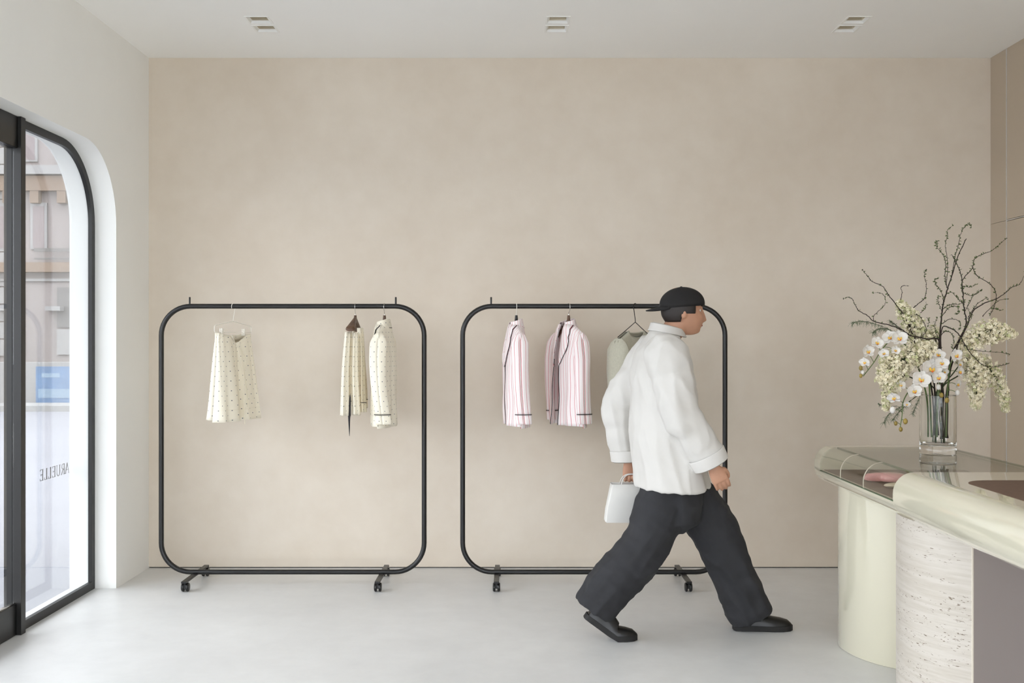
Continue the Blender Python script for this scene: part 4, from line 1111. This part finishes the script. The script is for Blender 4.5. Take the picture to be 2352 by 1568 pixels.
for wr, el in ((wrL, elL), (wrR, elR)):
    d = (wr - el).normalized(); g = G(); u = d.orthogonal().normalized(); v = d.cross(u); c = wr + Vector((0, 0, -.004))
    g.rings([[c + d * q + (u * math.cos(k * PI / 12) + v * math.sin(k * PI / 12)) * r for k in range(24)] for q, r in ((-.055, .088), (-.05, .090), (0, .086), (.004, .080))], False, False); g.build('cuff', 'jacket', jk, solid=.004)
# trousers
g = G()
g.rings([oval(W(.800, 0, .86), .125, .170), oval(W(.800, 0, .76), .138, .185), oval(W(.800, 0, .66), .145, .195), oval(W(.805, 0, .57), .120, .175), oval(W(.805, 0, .52), .06, .12)])
def trouser(hip, knee, ank, hem):
    P = smoothpath([hip + Vector((0, 0, .02)), (hip + knee) / 2, knee, (knee + ank) / 2 + Vector((-.010, 0, 0)), hem], 6); rd = [.098, .122, .122, .116, .110]; m = len(P); rr = []
    for k in range(m):
        f = k / (m - 1) * 4; i = min(int(f), 3); rr.append(rd[i] + (rd[i + 1] - rd[i]) * (f - i) + .003 * math.sin(k * 2.3))
    g.tube(P, rr, 22)
trouser(hipL, kneeL, ankL, ankL + Vector((.004, 0, -.032))); trouser(hipR, kneeR, ankR, ankR + Vector((-.004, 0, -.010)))
tr = g.build('trousers', 'denim', per); remesh(tr, .009, 8)
def trouser_fold(p):
    sg = 1 if p.x > 0 else -1
    q, r = .84 * p.x + sg * .54 * p.z, sg * .54 * p.x - .84 * p.z      # across / along the leg
    k = noise.noise(Vector((q * 7, p.y * 7, r * 4))) * .012 + (.45 - abs(noise.noise(Vector((q * 15, p.y * 13, r * 3.5 + sg * 4))))) * .018 - .006
    return (k + (.4 - abs(noise.noise(Vector((q * 6, p.y * 6, r * 17))))) * .008) * min(1, abs(p.x) / .03 + .3)
crease(tr, trouser_fold)
# shoes
def shoe(ank, heel_up, toe_flat):
    """foot frame: x forward, origin at the ankle's point on the sole"""
    def mk(p):                                     # pitch the foot about the toe joint when the heel is lifted
        x, y, z = p
        if heel_up and x < .10:
            a = heel_up; dx, dz = x - .10, z; p2 = (.10 + dx * math.cos(a) + dz * math.sin(a), y, -dx * math.sin(a) + dz * math.cos(a)); return Vector(p2)
        return Vector(p)
    base = toe_flat
    def ringx(x, w, h, z0): return [base + mk((x, w * math.cos(k * PI / 9), z0 + max(0, h * math.sin(k * PI / 9)) if k <= 9 else z0)) for k in range(18)]
    g = G(); g.rings([ringx(x, w, h, .024) for x, w, h in ((-.082, .014, .020), (-.076, .030, .060), (-.055, .037, .078), (-.02, .038, .082), (.03, .040, .072), (.07, .045, .056), (.11, .049, .045), (.15, .047, .038), (.185, .036, .028), (.203, .014, .012))])
    g.build('shoe', 'shoe', per)
    def ringz(x, w): return [base + mk((x, -w, 0.002)), base + mk((x, w, .002)), base + mk((x, w, .028)), base + mk((x, -w, .028))]
    g = G(); g.rings([ringz(x, w) for x, w in ((-.088, .018), (-.080, .034), (-.05, .041), (0, .042), (.06, .046), (.11, .052), (.155, .050), (.190, .038), (.209, .016))]); g.build('sole', 'sole', per, angle=60)
shoe(ankL, 0.0, Vector((ankL.x - .005, ankL.y, 0)))
shoe(ankR, .62, Vector((ankR.x + .005, ankR.y, 0)))
# bag in the trailing hand
bg_o = thing('carrier_bag', 'small white carrier bag held in the walking person\'s trailing hand', 'bag', (.570, PY + .235, .520))
g = G(); bw, bd, bh = .090, .045, .195
R = []
for z, f in ((0, .94), (.004, 1.0), (.06, 1.03), (.12, 1.0), (bh, .97)):
    R.append([Vector((x * f + .16 * z, y * (1.05 - .9 * max(0, z - .06)), z)) for x, y in rrect(-bw, bw, -bd, bd, .008, 3)])
g.rings(R, True, False); g.build('bag_body', 'bag', bg_o, solid=.002, angle=30)
for s in (-1, 1):
    g = G(); g.tube(smoothpath([(-.035 + .027, s * .030, bh - .02), (-.030 + .03, s * .028, bh + .02), (.028, s * .012, bh + .046), (.075, s * .012, bh + .044), (.070, s * .028, bh + .015), (.062, s * .030, bh - .02)], 5), .0028, 6); g.build('handle', 'bag', bg_o)

# ------------------------------------------------------------------ street outside
g = G(); g.box(-60, 40, -60, 80, -.30, -.125); struct(g.build('street_ground', 'pave', smooth=False), 'pale grey paved street')
g = G(); g.box(-4.35, XO, YF - 1.9, 7.6, 3.34, 3.46); g.box(XO, XR + .3, YF - 1.5, YF - .3, 3.34, 3.46)  # added out of view to cut off steep sky light
struct(g.build('sky_blocker', 'white', smooth=False), 'unseen flat white slab added outside to block high sky light')
g = G(); g.box(-9, 30, -40, YF - .31, -.125, -.03); struct(g.build('bounce_ground', 'bounce_ground', smooth=False), 'unseen pale ground added outside to bounce daylight into the room')  # added bright ground out of view, lifts light to the ceiling
BY = 27.0
def bx(px): return (px - 1176) * BY / F_PX
def bz(py): return CAM_Z - (py - 784) * BY / F_PX
b = thing('corner_building', 'pale stone building across the street with tan cornices', 'building', (-14, BY, 0))
def bpart(name, mat, px0, px1, py0, py1, d0, d1, parent=b, lo=None):
    return gbox(name, mat, parent, bx(px0) + 14, bx(px1) + 14, -d0, d1, bz(py1), bz(py0))
gbox('facade', 'facade', b, -8, 4, 0, 6, -.126, 10.5)
bpart('cornice', 'facade2', -600, 300, 384, 404, .35, 0); bpart('cornice', 'tan', -600, 300, 406, 440, .22, 0); bpart('cornice', 'tan', -600, 300, 604, 626, .30, 0)
bpart('string_course', 'facade2', -600, 300, 640, 646, .10, 0); bpart('balcony_rail', 'shutter', 90, 300, 572, 580, .30, -.27); bpart('balcony_rail', 'shutter', 90, 300, 594, 598, .30, -.27)
for k in range(-3, 3):
    o_ = 90 * k
    w = bpart('window', 'facade2', 72 + o_, 110 + o_, 466, 572, .06, 0); bpart('pane', 'pinkwin', 78 + o_, 104 + o_, 474, 570, .065, -.05, w)
    w = bpart('window', 'facade2', 40 + o_, 88 + o_, 296, 372, .06, 0); bpart('pane', 'pinkwin', 46 + o_, 82 + o_, 302, 368, .065, -.05, w)
for px in (-40, 22, 133, 195):
    w = bpart('window', 'shutter', px, px + 34, 660, 752, .05, 0); bpart('awning', 'facade2', px - 18, px + 16, 704, 714, .30, 0, w); bpart('window_apron', 'facade2', px, px + 34, 756, 814, .07, 0, w)
for px in range(-420, 300, 62): bpart('bracket', 'tan', px, px + 20, 440, 468, .20, 0)
for k, py in enumerate(range(300, 800, 40)): bpart('rustic_band', 'facade2', -300, 14, py, py + 37, .05, 0)
g = G(); g.box(-8, 8, -.4, .4, 0, 1.05); o = g.build('low_wall', 'facade2', smooth=False); o.location = (-16.5, 26.0, -.125); tag(o, 'low cream wall in front of the building across the street', 'wall')
t = thing('poster_board', 'blue poster board standing on the pavement across the street', 'sign', (bx(128) * .945, 25.0, -.125))
gbox('board', 'blueboard', t, -.24, .72, -.04, .04, .06, .965); gbox('print', 'paleblue', t, -.10, .34, -.045, -.04, .70, .80); gbox('print', 'paleblue', t, -.18, .70, -.045, -.04, .20, .42)
for x in (-.16, .64): gbox('foot', 'shutter', t, x - .04, x + .04, -.2, .2, 0, .06)
g = G(); g.box(-30, -8, -.6, .6, 0, .13); o = g.build('kerb', 'kerb', smooth=False); o.location = (0, 23.6, -.126); o['kind'] = 'structure'; o['label'] = 'pale kerb stones across the street'
